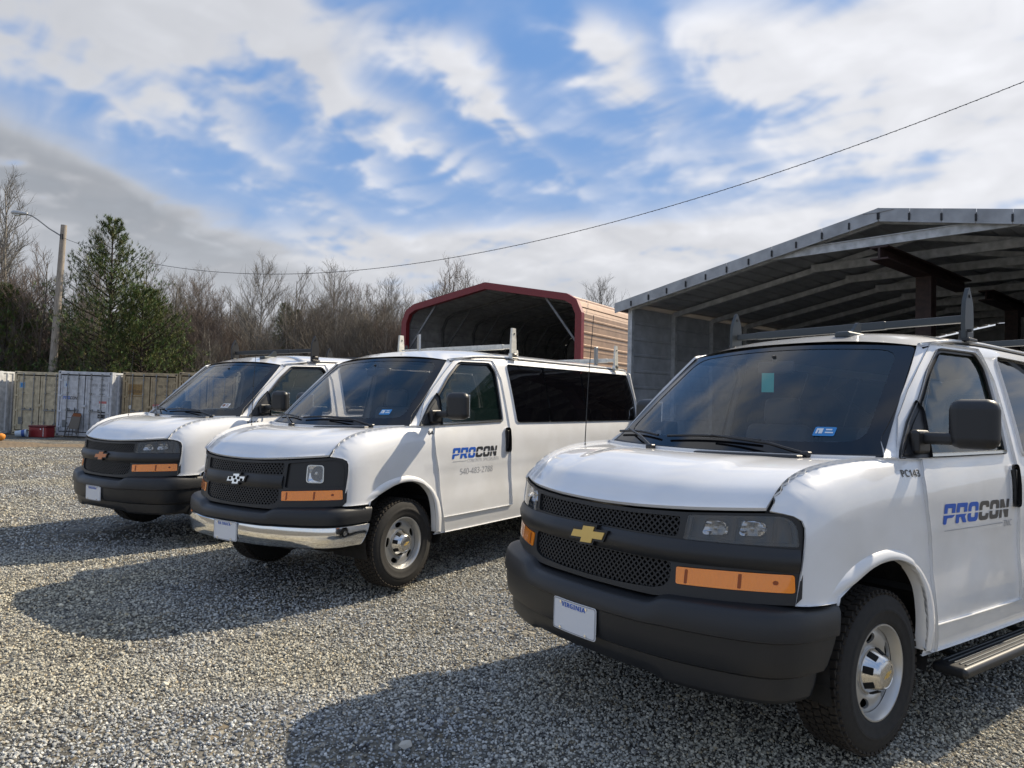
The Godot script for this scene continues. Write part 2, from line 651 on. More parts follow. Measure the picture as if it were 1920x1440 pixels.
func stone_color(r: RandomNumberGenerator) -> Color:       # linear
	var t := r.randf()
	var v := r.randf_range(0.85, 1.45)
	if t < 0.44: return Color(0.385, 0.38, 0.355) * v
	if t < 0.73: return Color(0.245, 0.248, 0.24) * v
	if t < 0.86: return Color(0.50, 0.485, 0.44) * v
	if t < 0.91: return Color(0.36, 0.315, 0.24) * v
	return Color(0.10, 0.10, 0.105) * v

func build_stones() -> void:
	var r := RandomNumberGenerator.new()
	r.seed = 11
	var shapes := []
	var ico := SphereMesh.new()
	for k in 4:
		var mb := MB.new()
		var phi := (1.0 + sqrt(5.0)) / 2.0
		var vs := []
		for p in [[-1, phi, 0], [1, phi, 0], [-1, -phi, 0], [1, -phi, 0], [0, -1, phi], [0, 1, phi], [0, -1, -phi], [0, 1, -phi], [phi, 0, -1], [phi, 0, 1], [-phi, 0, -1], [-phi, 0, 1]]:
			vs.append(Vector3(p[0], p[1], p[2]).normalized() * Vector3(0.5, 0.36, 0.5 - 0.07 * k) * r.randf_range(0.62, 1.25))
		for f in [[0, 11, 5], [0, 5, 1], [0, 1, 7], [0, 7, 10], [0, 10, 11], [1, 5, 9], [5, 11, 4], [11, 10, 2], [10, 7, 6], [7, 1, 8], [3, 9, 4], [3, 4, 2], [3, 2, 6], [3, 6, 8], [3, 8, 9], [4, 9, 5], [2, 4, 11], [6, 2, 10], [8, 6, 7], [9, 8, 1]]:
			mb.tri(vs[f[0]], vs[f[1]], vs[f[2]])
		mb.smooth(0, 22)
		shapes.append(mb.mesh())
	var sm := mat("stone", Color(1, 1, 1), 0.9, 0.0, 0.35)
	sm.vertex_color_use_as_albedo = true
	var blobs := FastNoiseLite.new()
	blobs.seed = 3
	blobs.frequency = 0.35
	blobs.fractal_octaves = 3
	var buf := []
	for k in 4: buf.append(PackedFloat32Array())
	# rings: [near, far, stones per square metre, smallest, largest]
	for ring in [[1.6, 5.0, 7600.0, 0.006, 0.023], [5.0, 9.0, 3300.0, 0.009, 0.026], [9.0, 16.0, 800.0, 0.016, 0.035], [16.0, 27.0, 170.0, 0.026, 0.045]]:
		var a0 := deg_to_rad(-50.0)
		var a1 := deg_to_rad(50.0)
		var area: float = (a1 - a0) / 2.0 * (ring[1] * ring[1] - ring[0] * ring[0])
		for i in int(area * ring[2]):
			var rad := sqrt(lerpf(ring[0] * ring[0], ring[1] * ring[1], r.randf()))
			var az := lerpf(a0, a1, r.randf())
			var x := sin(az) * rad
			var z := -cos(az) * rad
			var sz := lerpf(ring[3], ring[4], pow(r.randf(), 1.7))
			if r.randf() < 0.004: sz *= 1.9
			var patchy := blobs.get_noise_2d(x, z)
			if z < -23.0 + 0.16 * (x + 19.0) or r.randf() < -patchy * 0.95: continue
			var b := Basis.from_euler(Vector3(r.randf_range(-0.5, 0.5), r.randf() * TAU, r.randf_range(-0.5, 0.5))).scaled(Vector3.ONE * sz)
			var y := ground_y(x, z) + sz * r.randf_range(0.05, 0.34)
			var c := stone_color(r)
			var warm := clampf(0.5 + patchy * 1.2, 0, 1)
			c = c * Color(lerpf(0.96, 1.05, warm), 1.0, lerpf(1.06, 0.86, warm))
			buf[r.randi() % 4].append_array(PackedFloat32Array([b.x.x, b.y.x, b.z.x, x, b.x.y, b.y.y, b.z.y, y, b.x.z, b.y.z, b.z.z, z, c.r, c.g, c.b, 1.0]))
	var root := Node3D.new()
	root.name = "loose_gravel"
	add_child(root)
	root.set_meta("kind", "stuff")
	tag(root, "loose grey and tan gravel stones strewn over the yard", "gravel")
	for k in 4:
		var mm := MultiMesh.new()
		mm.transform_format = MultiMesh.TRANSFORM_3D
		mm.use_colors = true
		mm.mesh = shapes[k]
		mm.instance_count = buf[k].size() / 16
		mm.buffer = buf[k]
		var o := MultiMeshInstance3D.new()
		o.name = "gravel_stones" if k == 0 else "gravel_stones_%03d" % k
		o.multimesh = mm
		o.material_override = sm
		o.set_meta("kind", "stuff")
		root.add_child(o, true)

# ================================================================ storage containers
func corrugated(mb: MB, a: Vector3, b: Vector3, height: float, out: Vector3, pitch: float, depth: float) -> void:   # a sheet from a to b with upright folds
	var len := a.distance_to(b)
	var n := int(round(len / pitch))
	var dir := (b - a) / n
	for i in n:
		var o := a + dir * i
		var prof := [o, o + dir * 0.26, o + dir * 0.38 - out * depth, o + dir * 0.86 - out * depth, o + dir * 0.98, o + dir]
		for k in 5:
			mb.quad(prof[k], prof[k + 1], prof[k + 1] + Vector3.UP * height, prof[k] + Vector3.UP * height)

func container(label: String, m: Material, base: Vector3, yaw: float, lean: float, group: String) -> Node3D:
	var t := thing("storage_container", label, "storage container", base, group)
	t.basis = Basis(Vector3.UP, yaw) * Basis(Vector3.BACK, lean)
	var W := 1.219
	var H := 2.591
	var L := 6.06
	var dark: Material = mats["gasket"]
	var fr := MB.new()
	for s in [-1, 1]:
		fr.rbox(Vector3((W - 0.05) * s, H / 2, -0.06), Vector3(0.098, H - 0.2, 0.12), 0.012)
		fr.rbox(Vector3((W - 0.04) * s, H - 0.05, -L / 2), Vector3(0.07, 0.08, L - 0.3), 0.01)
		fr.rbox(Vector3((W - 0.04) * s, 0.09, -L / 2), Vector3(0.07, 0.14, L - 0.3), 0.01)
		fr.rbox(Vector3((W - 0.05) * s, H / 2, -L + 0.06), Vector3(0.098, H - 0.2, 0.12), 0.012)
	fr.rbox(Vector3(0, H - 0.065, -0.06), Vector3(2 * W - 0.2, 0.12, 0.12), 0.012)
	fr.rbox(Vector3(0, 0.085, -0.06), Vector3(2 * W - 0.2, 0.14, 0.12), 0.012)
	part("frame", fr, m, t)
	for s in [-1, 1]:
		var side := MB.new()
		corrugated(side, Vector3(W * s, 0.15, -0.12), Vector3(W * s, 0.15, -L + 0.12), H - 0.24, Vector3(s, 0, 0), 0.28, 0.036)
		part("side_wall", side, m, t)
	var back := MB.new()
	back.box(Vector3(0, H / 2, -L + 0.02), Vector3(2 * W - 0.18, H - 0.2, 0.03))
	part("end_wall", back, m, t)
	var top := MB.new()
	for i in 20: top.rbox(Vector3(0, H - 0.03, -0.28 - 0.29 * i), Vector3(2 * W - 0.14, 0.03, 0.24), 0.012)
	part("roof", top, m, t)
	for x in [-1, 1]:
		for y in [0, 1]:
			for z in [0, 1]:
				var c := MB.new()
				var at := Vector3((W - 0.08) * x, 0.059 if y == 0 else H - 0.059, -0.085 if z == 0 else -L + 0.085)
				c.rbox(at, Vector3(0.164, 0.120, 0.178), 0.012)
				var cn := part("corner_casting", c, m, t)
				if z == 0:
					var hole := MB.new()
					hole.prism(rounded(v2([-0.034, -0.03, 0.034, -0.03, 0.034, 0.03, -0.034, 0.03]), 0.028), at + Vector3(0, 0, 0.0885), Vector3.RIGHT, Vector3.UP, Vector3(0, 0, 0.002))
					part("casting_hole", hole, dark, cn)
	var gk := MB.new()
	gk.box(Vector3(0, H / 2, -0.075), Vector3(2 * W - 0.19, H - 0.26, 0.02))
	part("door_gasket", gk, dark, t)
	for s in [-1, 1]:
		var d := MB.new()
		var x0: float = 0.025 * s if s > 0 else -(W - 0.13)
		var x1: float = W - 0.13 if s > 0 else -0.025
		var cx := (x0 + x1) / 2
		var dw := x1 - x0
		d.rbox(Vector3(cx, H / 2 + 0.01, -0.05), Vector3(dw, H - 0.36, 0.03), 0.006)
		d.rbox(Vector3(x0 + 0.035, H / 2 + 0.01, -0.03), Vector3(0.07, H - 0.36, 0.03), 0.008)
		d.rbox(Vector3(x1 - 0.035, H / 2 + 0.01, -0.03), Vector3(0.07, H - 0.36, 0.03), 0.008)
		var panel_h := (H - 0.36 - 0.15) / 3.0
		for k in 4: d.rbox(Vector3(cx, 0.19 + 0.03 + k * (panel_h + 0.03), -0.032), Vector3(dw - 0.1, 0.05, 0.026), 0.006)
		var door := part("cargo_door", d, m, t)
		for k in 3:
			var p := MB.new()
			p.rbox(Vector3(cx, 0.19 + 0.06 + (k + 0.5) * (panel_h + 0.03), -0.036), Vector3(dw - 0.18, panel_h - 0.05, 0.012), 0.005)
			part("door_panel", p, m, door)
		for k in 2:
			var rx: float = x0 + dw * [0.24, 0.70][k] if s > 0 else x0 + dw * [0.30, 0.76][k]
			var rod := MB.new()
			rod.tube([Vector3(rx, 0.12, 0.012), Vector3(rx, H - 0.08, 0.012)], 0.017, -1, 8)
			for y in [0.14, 0.52, 1.05, 1.72, 2.30, H - 0.10]: rod.rbox(Vector3(rx, y, 0.004), Vector3(0.075, 0.06, 0.04), 0.01)
			part("lock_rod", rod, mats["galvanised"], door)
			var hd := MB.new()
			hd.rbox(Vector3(rx + 0.11 * (1 if k == 0 else -1), 1.02, 0.03), Vector3(0.30, 0.035, 0.02), 0.008)
			hd.rbox(Vector3(rx + 0.11 * (1 if k == 0 else -1), 1.05, 0.018), Vector3(0.05, 0.12, 0.04), 0.01)
			part("door_handle", hd, mats["galvanised"], door)
		for k in 4:
			var hg := MB.new()
			hg.rbox(Vector3((W - 0.115) * s, 0.36 + k * 0.62, -0.012), Vector3(0.17, 0.075, 0.035), 0.01)
			part("door_hinge", hg, m, door)
	var keep := MB.new()
	keep.rbox(Vector3(0.0, 1.22, 0.0), Vector3(0.20, 0.10, 0.05), 0.012)
	part("lock_box", keep, m, t)
	return t

func stencil(t: Node3D, s: String, x: float, y: float, w: float, h: float, m: Material, bold := true, font := "Droid Sans Mono", shear := 0.0) -> void:
	var mb := MB.new()
	lettering(mb, s, Rect2(x, y, w, h), func(p: Vector2) -> Vector3: return Vector3(p.x, p.y, -0.026), Vector3.BACK, bold, shear, font)
	part("stencilled_letters", mb, m, t)

func sheet_on(t: Node3D, called: String, x: float, y: float, w: float, h: float, m: Material, z := -0.0275) -> void:
	var mb := MB.new()
	mb.box(Vector3(x + w / 2, y + h / 2, z), Vector3(w, h, 0.003))
	part(called, mb, m, t)

func markings(t: Node3D, prefix: String, digits: String, ink: Material) -> void:
	stencil(t, prefix, 0.33, 2.02, 0.22, 0.10, ink)
	stencil(t, digits, 0.64, 2.02, 0.36, 0.10, ink)
	stencil(t, "22G1", 0.64, 1.84, 0.25, 0.10, ink)
	for k in 2: stencil(t, ["MAX  GROSS", "TARE"][k], 0.20, [1.68, 1.38][k], [0.30, 0.12][k], 0.045, ink)
	for k in 5: stencil(t, ["30480 KG", "67200 LB", "2220 KG", "4890 LB", "33.2 CU.M"][k], 0.64, [1.69, 1.62, 1.40, 1.33, 1.26][k], 0.25, 0.042, ink)

func build_containers() -> void:
	mat("gasket", Color(0.012, 0.012, 0.012), 0.9)
	weather(mat("galvanised", Color(0.34, 0.35, 0.35), 0.45, 0.6), 52, 0.7, 1.0, 2.0)
	var beige := weather(mat("beige_paint", Color(0.64, 0.555, 0.38), 0.6), 53, 0.78, 1.0, 0.7)
	var grey := weather(mat("pale_grey_paint", Color(0.62, 0.645, 0.68), 0.6), 54, 0.8, 1.0, 0.7)
	var tan := weather(mat("tan_paint", Color(0.50, 0.395, 0.24), 0.6), 55, 0.75, 1.0, 0.7)
	var white := weather(mat("off_white_paint", Color(0.70, 0.71, 0.71), 0.6), 56, 0.75, 1.0, 0.7)
	var ink := mat("stencil_ink", Color(0.03, 0.03, 0.035), 0.7)
	var yaw := deg_to_rad(-10.0)
	var dir := Vector3(cos(yaw), 0, -sin(yaw))
	var nrm := Vector3(sin(yaw), 0, cos(yaw))
	var c0 := Vector3(-19.36, -0.155, -29.2)
	var grp := "storage containers standing in a row"
	var spots := [
		[white, -2.74, 0.42, 0.02, "whitish grey storage container cut off by the left edge of the photo"],
		[beige, 0.0, 0.0, 0.0, "beige storage container with its number C34 behind the red cooler"],
		[grey, 2.47, 0.44, 0.03, "pale blue grey storage container lettered PROCON standing forward of its row"],
		[tan, 5.02, 0.0, 0.04, "tan storage container with a faded name panel right of the grey one"],
		[tan, 7.50, 0.0, 0.07, "tan storage container half hidden by the furthest van's windshield"],
		[beige, 9.98, 0.05, 0.10, "beige storage container seen through the furthest van's windows"],
		[tan, 12.46, 0.0, 0.12, "tan storage container hidden behind the furthest van's roof"],
	]
	for k in spots.size():
		var s: Array = spots[k]
		var p: Vector3 = c0 + dir * s[1] + nrm * s[2]
		p.y = c0.y + s[3]
		var t := container(s[4], s[0], p, yaw, deg_to_rad(-0.9), grp)
		if k == 0:
			markings(t, "OCGU", "204417", ink)
		elif k == 1:
			markings(t, "CGIU", "223481", ink)
			sheet_on(t, "logo_plate", -0.93, 1.95, 0.16, 0.16, mats["sticker_blue"])
			sheet_on(t, "sign_sheet", -0.98, 1.91, 0.26, 0.25, mat("pale_blue", Color(0.30, 0.40, 0.48), 0.6), -0.029)
			sheet_on(t, "vent_plate", -0.98, 0.42, 0.22, 0.30, mat("vent_grey", Color(0.17, 0.18, 0.18), 0.7))
			stencil(t, "C34", 0.64, 0.40, 0.38, 0.12, ink, true, "Droid Sans", 0.3)
		elif k == 2:
			markings(t, "OCGU", "215483 6", ink)
			sheet_on(t, "notice_sheet", -0.96, 1.93, 0.22, 0.26, mat("pale_notice", Color(0.50, 0.58, 0.64), 0.6))
			stencil(t, "i", -0.88, 1.99, 0.05, 0.15, mats["blue_print"], true, "Droid Sans")
			var bl := MB.new()
			var gr := MB.new()
			logo(bl, gr, Rect2(-0.99, 1.47, 0.66, 0.115), func(p2: Vector2) -> Vector3: return Vector3(p2.x, p2.y, -0.026), 1.0)
			part("logo_blue_letters", bl, mats["blue_print"], t)
			part("logo_grey_letters", gr, mats["grey_print"], t)
			stencil(t, "CONCRETE SPECIALISTS", -0.86, 1.36, 0.50, 0.04, mats["light_print"], false, "Droid Sans")
			sheet_on(t, "warning_sign", 0.66, 1.17, 0.33, 0.27, mats["sticker_white"])
			sheet_on(t, "warning_band", 0.66, 1.35, 0.33, 0.09, mat("faded_red", Color(0.50, 0.16, 0.15), 0.6), -0.0245)
			stencil(t, "BACK OFF", 0.70, 1.27, 0.25, 0.05, ink, true, "Droid Sans")
			stencil(t, "KEEP CLEAR", 0.70, 1.19, 0.25, 0.045, ink, true, "Droid Sans")
			sheet_on(t, "dark_notice", 0.62, 0.76, 0.32, 0.26, ink)
			stencil(t, "OPEN", 0.66, 0.80, 0.24, 0.07, mats["sticker_white"], true, "Droid Sans")
			sheet_on(t, "vent_plate", -0.98, 0.34, 0.20, 0.30, mats["vent_grey"])
		elif k == 3:
			markings(t, "TRDU", "391575 7", ink)
			sheet_on(t, "faded_panel", -0.97, 1.62, 0.62, 0.50, weather(mat("ochre_panel", Color(0.40, 0.25, 0.09), 0.7), 57, 0.7, 1.0, 2.0))
			stencil(t, "ContiRental", -0.96, 1.78, 0.60, 0.13, mat("faded_blue_ink", Color(0.16, 0.17, 0.20), 0.7), true, "Droid Serif", 0.2)
			var rd := MB.new()
			rd.prism(circle(Vector2(-0.86, 1.20), 0.075, 20), Vector3(0, 0, -0.027), Vector3.RIGHT, Vector3.UP, Vector3(0, 0, 0.003))
			part("round_sticker", rd, mats["sticker_white"], t)
			sheet_on(t, "warning_sign", 0.15, 1.08, 0.33, 0.27, mats["sticker_white"])
			sheet_on(t, "warning_band", 0.15, 1.26, 0.33, 0.09, mats["faded_red"], -0.0245)
			stencil(t, "BACK OFF", 0.19, 1.18, 0.25, 0.05, ink, true, "Droid Sans")
		else:
			markings(t, "OCGU", ["212207", "215544 2", "213308"][k - 4], ink)

# ================================================================ carport with the red edge
func local(t: Node3D, yaw: float) -> void:      # x along the gable, -z into the building
	t.basis = Basis(Vector3.UP, -yaw)

func build_carport() -> void:
	var W := 5.40
	var ev := 4.167
	var R := 0.425
	var kn := 0.381
	var kh := 0.438
	var L := 9.2
	var t := thing("metal_carport", "metal carport with dark red gable trim and tan ribbed side walls", "carport", Vector3(-2.988, -0.2, -19.317))
	local(t, 0.571)
	ev += 0.2
	var red := mat("dark_red_trim", Color(0.20, 0.020, 0.022), 0.4)
	var tan := mat("tan_sheet", Color(0.50, 0.33, 0.21), 0.32, 0.15)
	weather(tan, 91, 0.85, 1.0, 0.6)
	var inner := weather(mat("sheet_underside", Color(0.42, 0.42, 0.42), 0.6), 92, 0.75, 1.0, 0.6)
	var zinc := weather(mat("carport_tube", Color(0.20, 0.205, 0.21), 0.55, 0.4), 98, 0.8, 1.0, 1.0)
	var outline := [Vector2(0, 0), Vector2(0, ev - kh), Vector2(kn * 0.35, ev - kh * 0.33), Vector2(kn, ev), Vector2(W / 2, ev + R), Vector2(W - kn, ev), Vector2(W - kn * 0.35, ev - kh * 0.33), Vector2(W, ev - kh), Vector2(W, 0)]
	# sheets between the bends, each ribbed along the building
	for i in outline.size() - 1:
		var a: Vector2 = outline[i]
		var b: Vector2 = outline[i + 1]
		var len := a.distance_to(b)
		var dir := (b - a) / len
		var out := Vector2(-dir.y, dir.x)
		var mb := MB.new()
		var mi := MB.new()
		var prof := [a]
		var s := 0.10
		while s < len - 0.09:
			for q in [[0.0, 0.0], [0.018, 0.022], [0.05, 0.022], [0.068, 0.0]]: prof.append(a + dir * (s + q[0]) + out * q[1])
			for q in [[0.13, 0.0], [0.135, 0.006], [0.165, 0.006], [0.17, 0.0]]:
				if s + q[0] < len - 0.02: prof.append(a + dir * (s + q[0]) + out * q[1])
			s += 0.305
		prof.append(b)
		for k in prof.size() - 1:
			var p: Vector2 = prof[k]
			var q: Vector2 = prof[k + 1]
			mb.quad(Vector3(p.x, p.y, 0.02), Vector3(p.x, p.y, -L), Vector3(q.x, q.y, -L), Vector3(q.x, q.y, 0.02))
			p -= out * 0.012
			q -= out * 0.012
			mi.quad(Vector3(p.x, p.y, 0.0), Vector3(q.x, q.y, 0.0), Vector3(q.x, q.y, -L), Vector3(p.x, p.y, -L))
		var nm := "side_wall" if i == 0 or i == outline.size() - 2 else "roof_sheet"
		var o := part(nm, mb, tan, t)
		part("sheet_underside", mi, inner, o)
	# red trim round the gable
	var fold := []
	for p in outline: fold.append(p)
	for i in fold.size() - 1:
		var a: Vector2 = fold[i]
		var b: Vector2 = fold[i + 1]
		var d := (b - a).normalized()
		var out := Vector2(-d.y, d.x)
		var na := out
		var nb := out
		if i > 0:
			var pd: Vector2 = (a - fold[i - 1]).normalized()
			na = (out + Vector2(-pd.y, pd.x)).normalized()
		if i < fold.size() - 2:
			var nd: Vector2 = (fold[i + 2] - b).normalized()
			nb = (out + Vector2(-nd.y, nd.x)).normalized()
		var mb := MB.new()
		mb.prism(PackedVector2Array([a + na * 0.035, b + nb * 0.035, b - nb * 0.135, a - na * 0.135]), Vector3(0, 0, -0.10), Vector3.RIGHT, Vector3.UP, Vector3(0, 0, 0.14))
		part("gable_trim", mb, red, t)
	# frames, each with its two knee braces
	for k in 7:
		var z := -0.16 - 1.5 * k
		var f := MB.new()
		for i in outline.size() - 1:
			var a: Vector2 = outline[i]
			var b: Vector2 = outline[i + 1]
			var c := Vector2(W / 2, ev - 1.6)
			a += (c - a).normalized() * 0.07
			b += (c - b).normalized() * 0.07
			var d := Vector3(b.x - a.x, b.y - a.y, 0)
			f.box(Vector3((a.x + b.x) / 2, (a.y + b.y) / 2, z), Vector3(0.06, d.length() + 0.03, 0.06), Basis(d.normalized().cross(Vector3.BACK), d.normalized(), Vector3.BACK))
		var fn := part("steel_frame", f, zinc, t)
		for s in 2:
			var b := MB.new()
			var p0 := Vector3(0.10, ev - kh - 0.75, z + 0.04)
			var p1 := Vector3(1.05, ev + R * (1.05 - kn) / (W / 2 - kn) - 0.09, z + 0.04)
			if s == 1:
				p0.x = W - p0.x
				p1.x = W - p1.x
			var d := p1 - p0
			b.box((p0 + p1) / 2, Vector3(0.05, d.length(), 0.035), Basis(d.normalized().cross(Vector3.BACK), d.normalized(), Vector3.BACK))
			part("knee_brace", b, zinc, fn)
	for i in 2:
		var pl := MB.new()
		for x in [kn + 0.8, W - kn - 0.8]:
			pl.box(Vector3(x, ev + R * 0.42, -L / 2), Vector3(0.04, 0.02, L - 0.4)) if i == 0 else pl.box(Vector3(x * 0.5 + W * 0.25, ev + R * 0.72, -L / 2), Vector3(0.04, 0.02, L - 0.4))
		part("purlin", pl, zinc, t)
	var bw := MB.new()
	bw.prism(PackedVector2Array(outline), Vector3(0, 0, -L - 0.03), Vector3.RIGHT, Vector3.UP, Vector3(0, 0, 0.03))
	part("end_wall", bw, inner, t)
	# a steel stand-pipe with a bracket, kept inside near the right wall
	var yard := t.transform
	var p := MB.new()
	p.tube([Vector3(0, 0, 0), Vector3(0, 2.45, 0)], 0.07, -1, 10)
	p.tube([Vector3(0, 2.45, 0), Vector3(0, 2.60, 0)], 0.085, -1, 10)
	p.tube([Vector3(0, 2.55, 0), Vector3(0, 3.7, 0)], 0.03, -1, 8)
	var pn := single("stand_pipe", p, mat("dark_steel", Color(0.03, 0.03, 0.033), 0.5, 0.5), "dark upright steel pipe standing inside the red trimmed carport", "pipe")
	pn.position = yard * Vector3(4.55, 0, -1.6)
	var br := MB.new()
	br.box(Vector3(0.17, 2.40, 0), Vector3(0.22, 0.03, 0.05))
	br.box(Vector3(0.24, 2.34, 0), Vector3(0.03, 0.16, 0.05))
	br.box(Vector3(0.34, 2.38, 0), Vector3(0.16, 0.03, 0.05))
	br.box(Vector3(0.42, 2.32, 0), Vector3(0.03, 0.14, 0.05))
	part("bracket", br, zinc, pn)

# ================================================================ the open shed on the right
func build_shed() -> void:
	var w := 4.763
	var ev := 3.577
	var sl := 0.195
	var sp := 1.464
	var n := 10
	var L := sp * (n - 1)
	var t := thing("open_shed", "large open fronted steel shed with grey rafters and low gable roof", "shed", Vector3(2.36, 0, -14.239))
	local(t, 0.836)
	var sheet := mat("galvalume_sheet", Color(0.40, 0.41, 0.42), 0.42, 0.5)
	weather(sheet, 93, 0.8, 1.0, 0.5)
	var under := weather(mat("shed_underside", Color(0.42, 0.43, 0.44), 0.55, 0.15), 94, 0.8, 1.0, 0.5)
	var wall := weather(mat("shed_wall", Color(0.50, 0.52, 0.54), 0.6, 0.05), 95, 0.8, 1.0, 0.5)
	var steel := weather(mat("shed_steel", Color(0.58, 0.60, 0.61), 0.5, 0.2), 96, 0.75, 1.0, 1.0)
	var brown := weather(mat("brown_steel", Color(0.055, 0.026, 0.022), 0.6), 97, 0.6, 1.0, 1.5)
	var rise := sl * w
	for s in 2:
		# roof sheets run along the building; one panel for every 0.9 m of slope
		var a := Vector2(-0.28, ev - 0.28 * sl + 0.10)
		var b := Vector2(w, ev + rise + 0.10)
		var dir := (b - a).normalized()
		var up := Vector2(-dir.y, dir.x)
		var len := a.distance_to(b)
		var m := 6
		for k in m:
			var mb := MB.new()
			var mi := MB.new()
			var prof := []
			for j in 3:
				var s0 := len * k / m + len / m * j / 3.0
				for q in [[0.0, 0.0], [0.02, 0.025], [0.05, 0.025], [0.07, 0.0]]: prof.append(a + dir * (s0 + q[0]) + up * q[1])
			prof.append(a + dir * (len * (k + 1) / m))
			for j in prof.size() - 1:
				var p: Vector2 = prof[j]
				var q: Vector2 = prof[j + 1]
				if s == 1:
					p.x = 2 * w - p.x
					q.x = 2 * w - q.x
				mb.quad(Vector3(p.x, p.y, 0.18), Vector3(p.x, p.y, -L), Vector3(q.x, q.y, -L), Vector3(q.x, q.y, 0.18))
				p -= Vector2(0, 0.014)
				q -= Vector2(0, 0.014)
				mi.quad(Vector3(p.x, p.y, 0.14), Vector3(q.x, q.y, 0.14), Vector3(q.x, q.y, -L), Vector3(p.x, p.y, -L))
			var o := part("roof_sheet", mb, sheet, t)
			part("roof_underside", mi, under, o)
		# fascia along the gable, in lapped lengths
		var lens := 12
		for k in lens:
			var mb := MB.new()
			var s0 := len * k / lens
			var s1 := len * (k + 1) / lens - 0.006
			var p0 := a + dir * s0
			var p1 := a + dir * s1
			var pts := PackedVector2Array([p0 + up * 0.045, p1 + up * 0.045, p1 - Vector2(0, 0.155), p0 - Vector2(0, 0.155)])
			if s == 1:
				for j in 4: pts[j].x = 2 * w - pts[j].x
			mb.prism(pts, Vector3(0, 0, 0.17 + 0.004 * (k % 2)), Vector3.RIGHT, Vector3.UP, Vector3(0, 0, 0.012))
			part("gable_fascia", mb, sheet, t)
			var clip := MB.new()
			var pc := p1 - Vector2(0, 0.03)
			if s == 1: pc.x = 2 * w - pc.x
			clip.box(Vector3(pc.x, pc.y - 0.045, 0.195), Vector3(0.022, 0.10, 0.018))
			part("fascia_clip", clip, mats["dark_steel"], t)
		var drip := MB.new()
		var e0 := a
		if s == 1: e0.x = 2 * w - e0.x
		drip.box(Vector3(e0.x, e0.y - 0.04, -L / 2 + 0.09), Vector3(0.02, 0.14, L + 0.18))
		part("eave_flashing", drip, sheet, t)
		# wall: posts and ribbed panels between them
		for k in n - 1:
			var rows := 11
			for r in rows:
				var mb := MB.new()
				var y0 := ev * r / rows
				var y1 := ev * (r + 1) / rows
				var x := -0.06 if s == 0 else 2 * w + 0.06
				var sgn := 1.0 if s == 0 else -1.0
				var pr := [[y0, 0.0], [y0 + 0.02, 0.022], [y0 + 0.05, 0.022], [y0 + 0.07, 0.0], [y1, 0.0]]
				for j in 4:
					mb.quad(Vector3(x + sgn * pr[j][1], pr[j][0], -sp * k), Vector3(x + sgn * pr[j][1], pr[j][0], -sp * (k + 1)), Vector3(x + sgn * pr[j + 1][1], pr[j + 1][0], -sp * (k + 1)), Vector3(x + sgn * pr[j + 1][1], pr[j + 1][0], -sp * k))
				part("wall_panel", mb, wall, t)
		for k in n:
			var post := MB.new()
			post.box(Vector3(0.0 if s == 0 else 2 * w, ev / 2, -sp * k), Vector3(0.10, ev, 0.08))
			part("wall_post", post, steel, t)
			var rf := MB.new()
			var p0 := Vector3(0.0, ev - 0.01, -sp * k)
			var p1 := Vector3(w, ev + rise - 0.01, -sp * k)
			if s == 1:
				p0.x = 2 * w
			var d := p1 - p0
			rf.box((p0 + p1) / 2, Vector3(d.length(), 0.10, 0.07), Basis(d.normalized(), Vector3.BACK.cross(d.normalized()), Vector3.BACK))
			part("rafter", rf, steel, t)
	for k in n:
		var br := MB.new()
		var y := ev + rise - 0.33
		br.box(Vector3(w, y, -sp * k + 0.062), Vector3(3.5, 0.13, 0.05))
		br.box(Vector3(w, y + 0.065, -sp * k + 0.075), Vector3(3.5, 0.012, 0.07))
		part("peak_brace", br, steel, t)
	var ridge := MB.new()
	ridge.prism(PackedVector2Array([Vector2(w - 0.22, ev + rise + 0.10 - 0.22 * sl + 0.030), Vector2(w, ev + rise + 0.145), Vector2(w + 0.22, ev + rise + 0.10 - 0.22 * sl + 0.030), Vector2(w, ev + rise + 0.075)]), Vector3(0, 0, 0.2), Vector3.RIGHT, Vector3.UP, Vector3(0, 0, -L - 0.2))
	part("ridge_cap", ridge, sheet, t)
	# the brown tee posts under the ridge
	for k in 3:
		var z := -1.85 - 5.4 * k
		var col := MB.new()
		col.box(Vector3(w, (ev + rise - 0.62) / 2, z), Vector3(0.24, ev + rise - 0.62, 0.24))
		var cn := part("tee_post", col, brown, t)
		var bm := MB.new()
		var y := ev + rise - 0.52
		bm.box(Vector3(w, y + 0.09, z), Vector3(0.26, 0.025, 4.0))
		bm.box(Vector3(w, y, z), Vector3(0.03, 0.17, 4.0))
		bm.box(Vector3(w, y - 0.09, z), Vector3(0.26, 0.025, 4.0))
		part("ridge_beam", bm, brown, cn)
	var back := MB.new()
	back.prism(PackedVector2Array([Vector2(-0.05, 0), Vector2(2 * w + 0.05, 0), Vector2(2 * w + 0.05, ev), Vector2(w, ev + rise), Vector2(-0.05, ev)]), Vector3(0, 0, -L - 0.02), Vector3.RIGHT, Vector3.UP, Vector3(0, 0, -0.03))
	part("end_wall", back, wall, t)

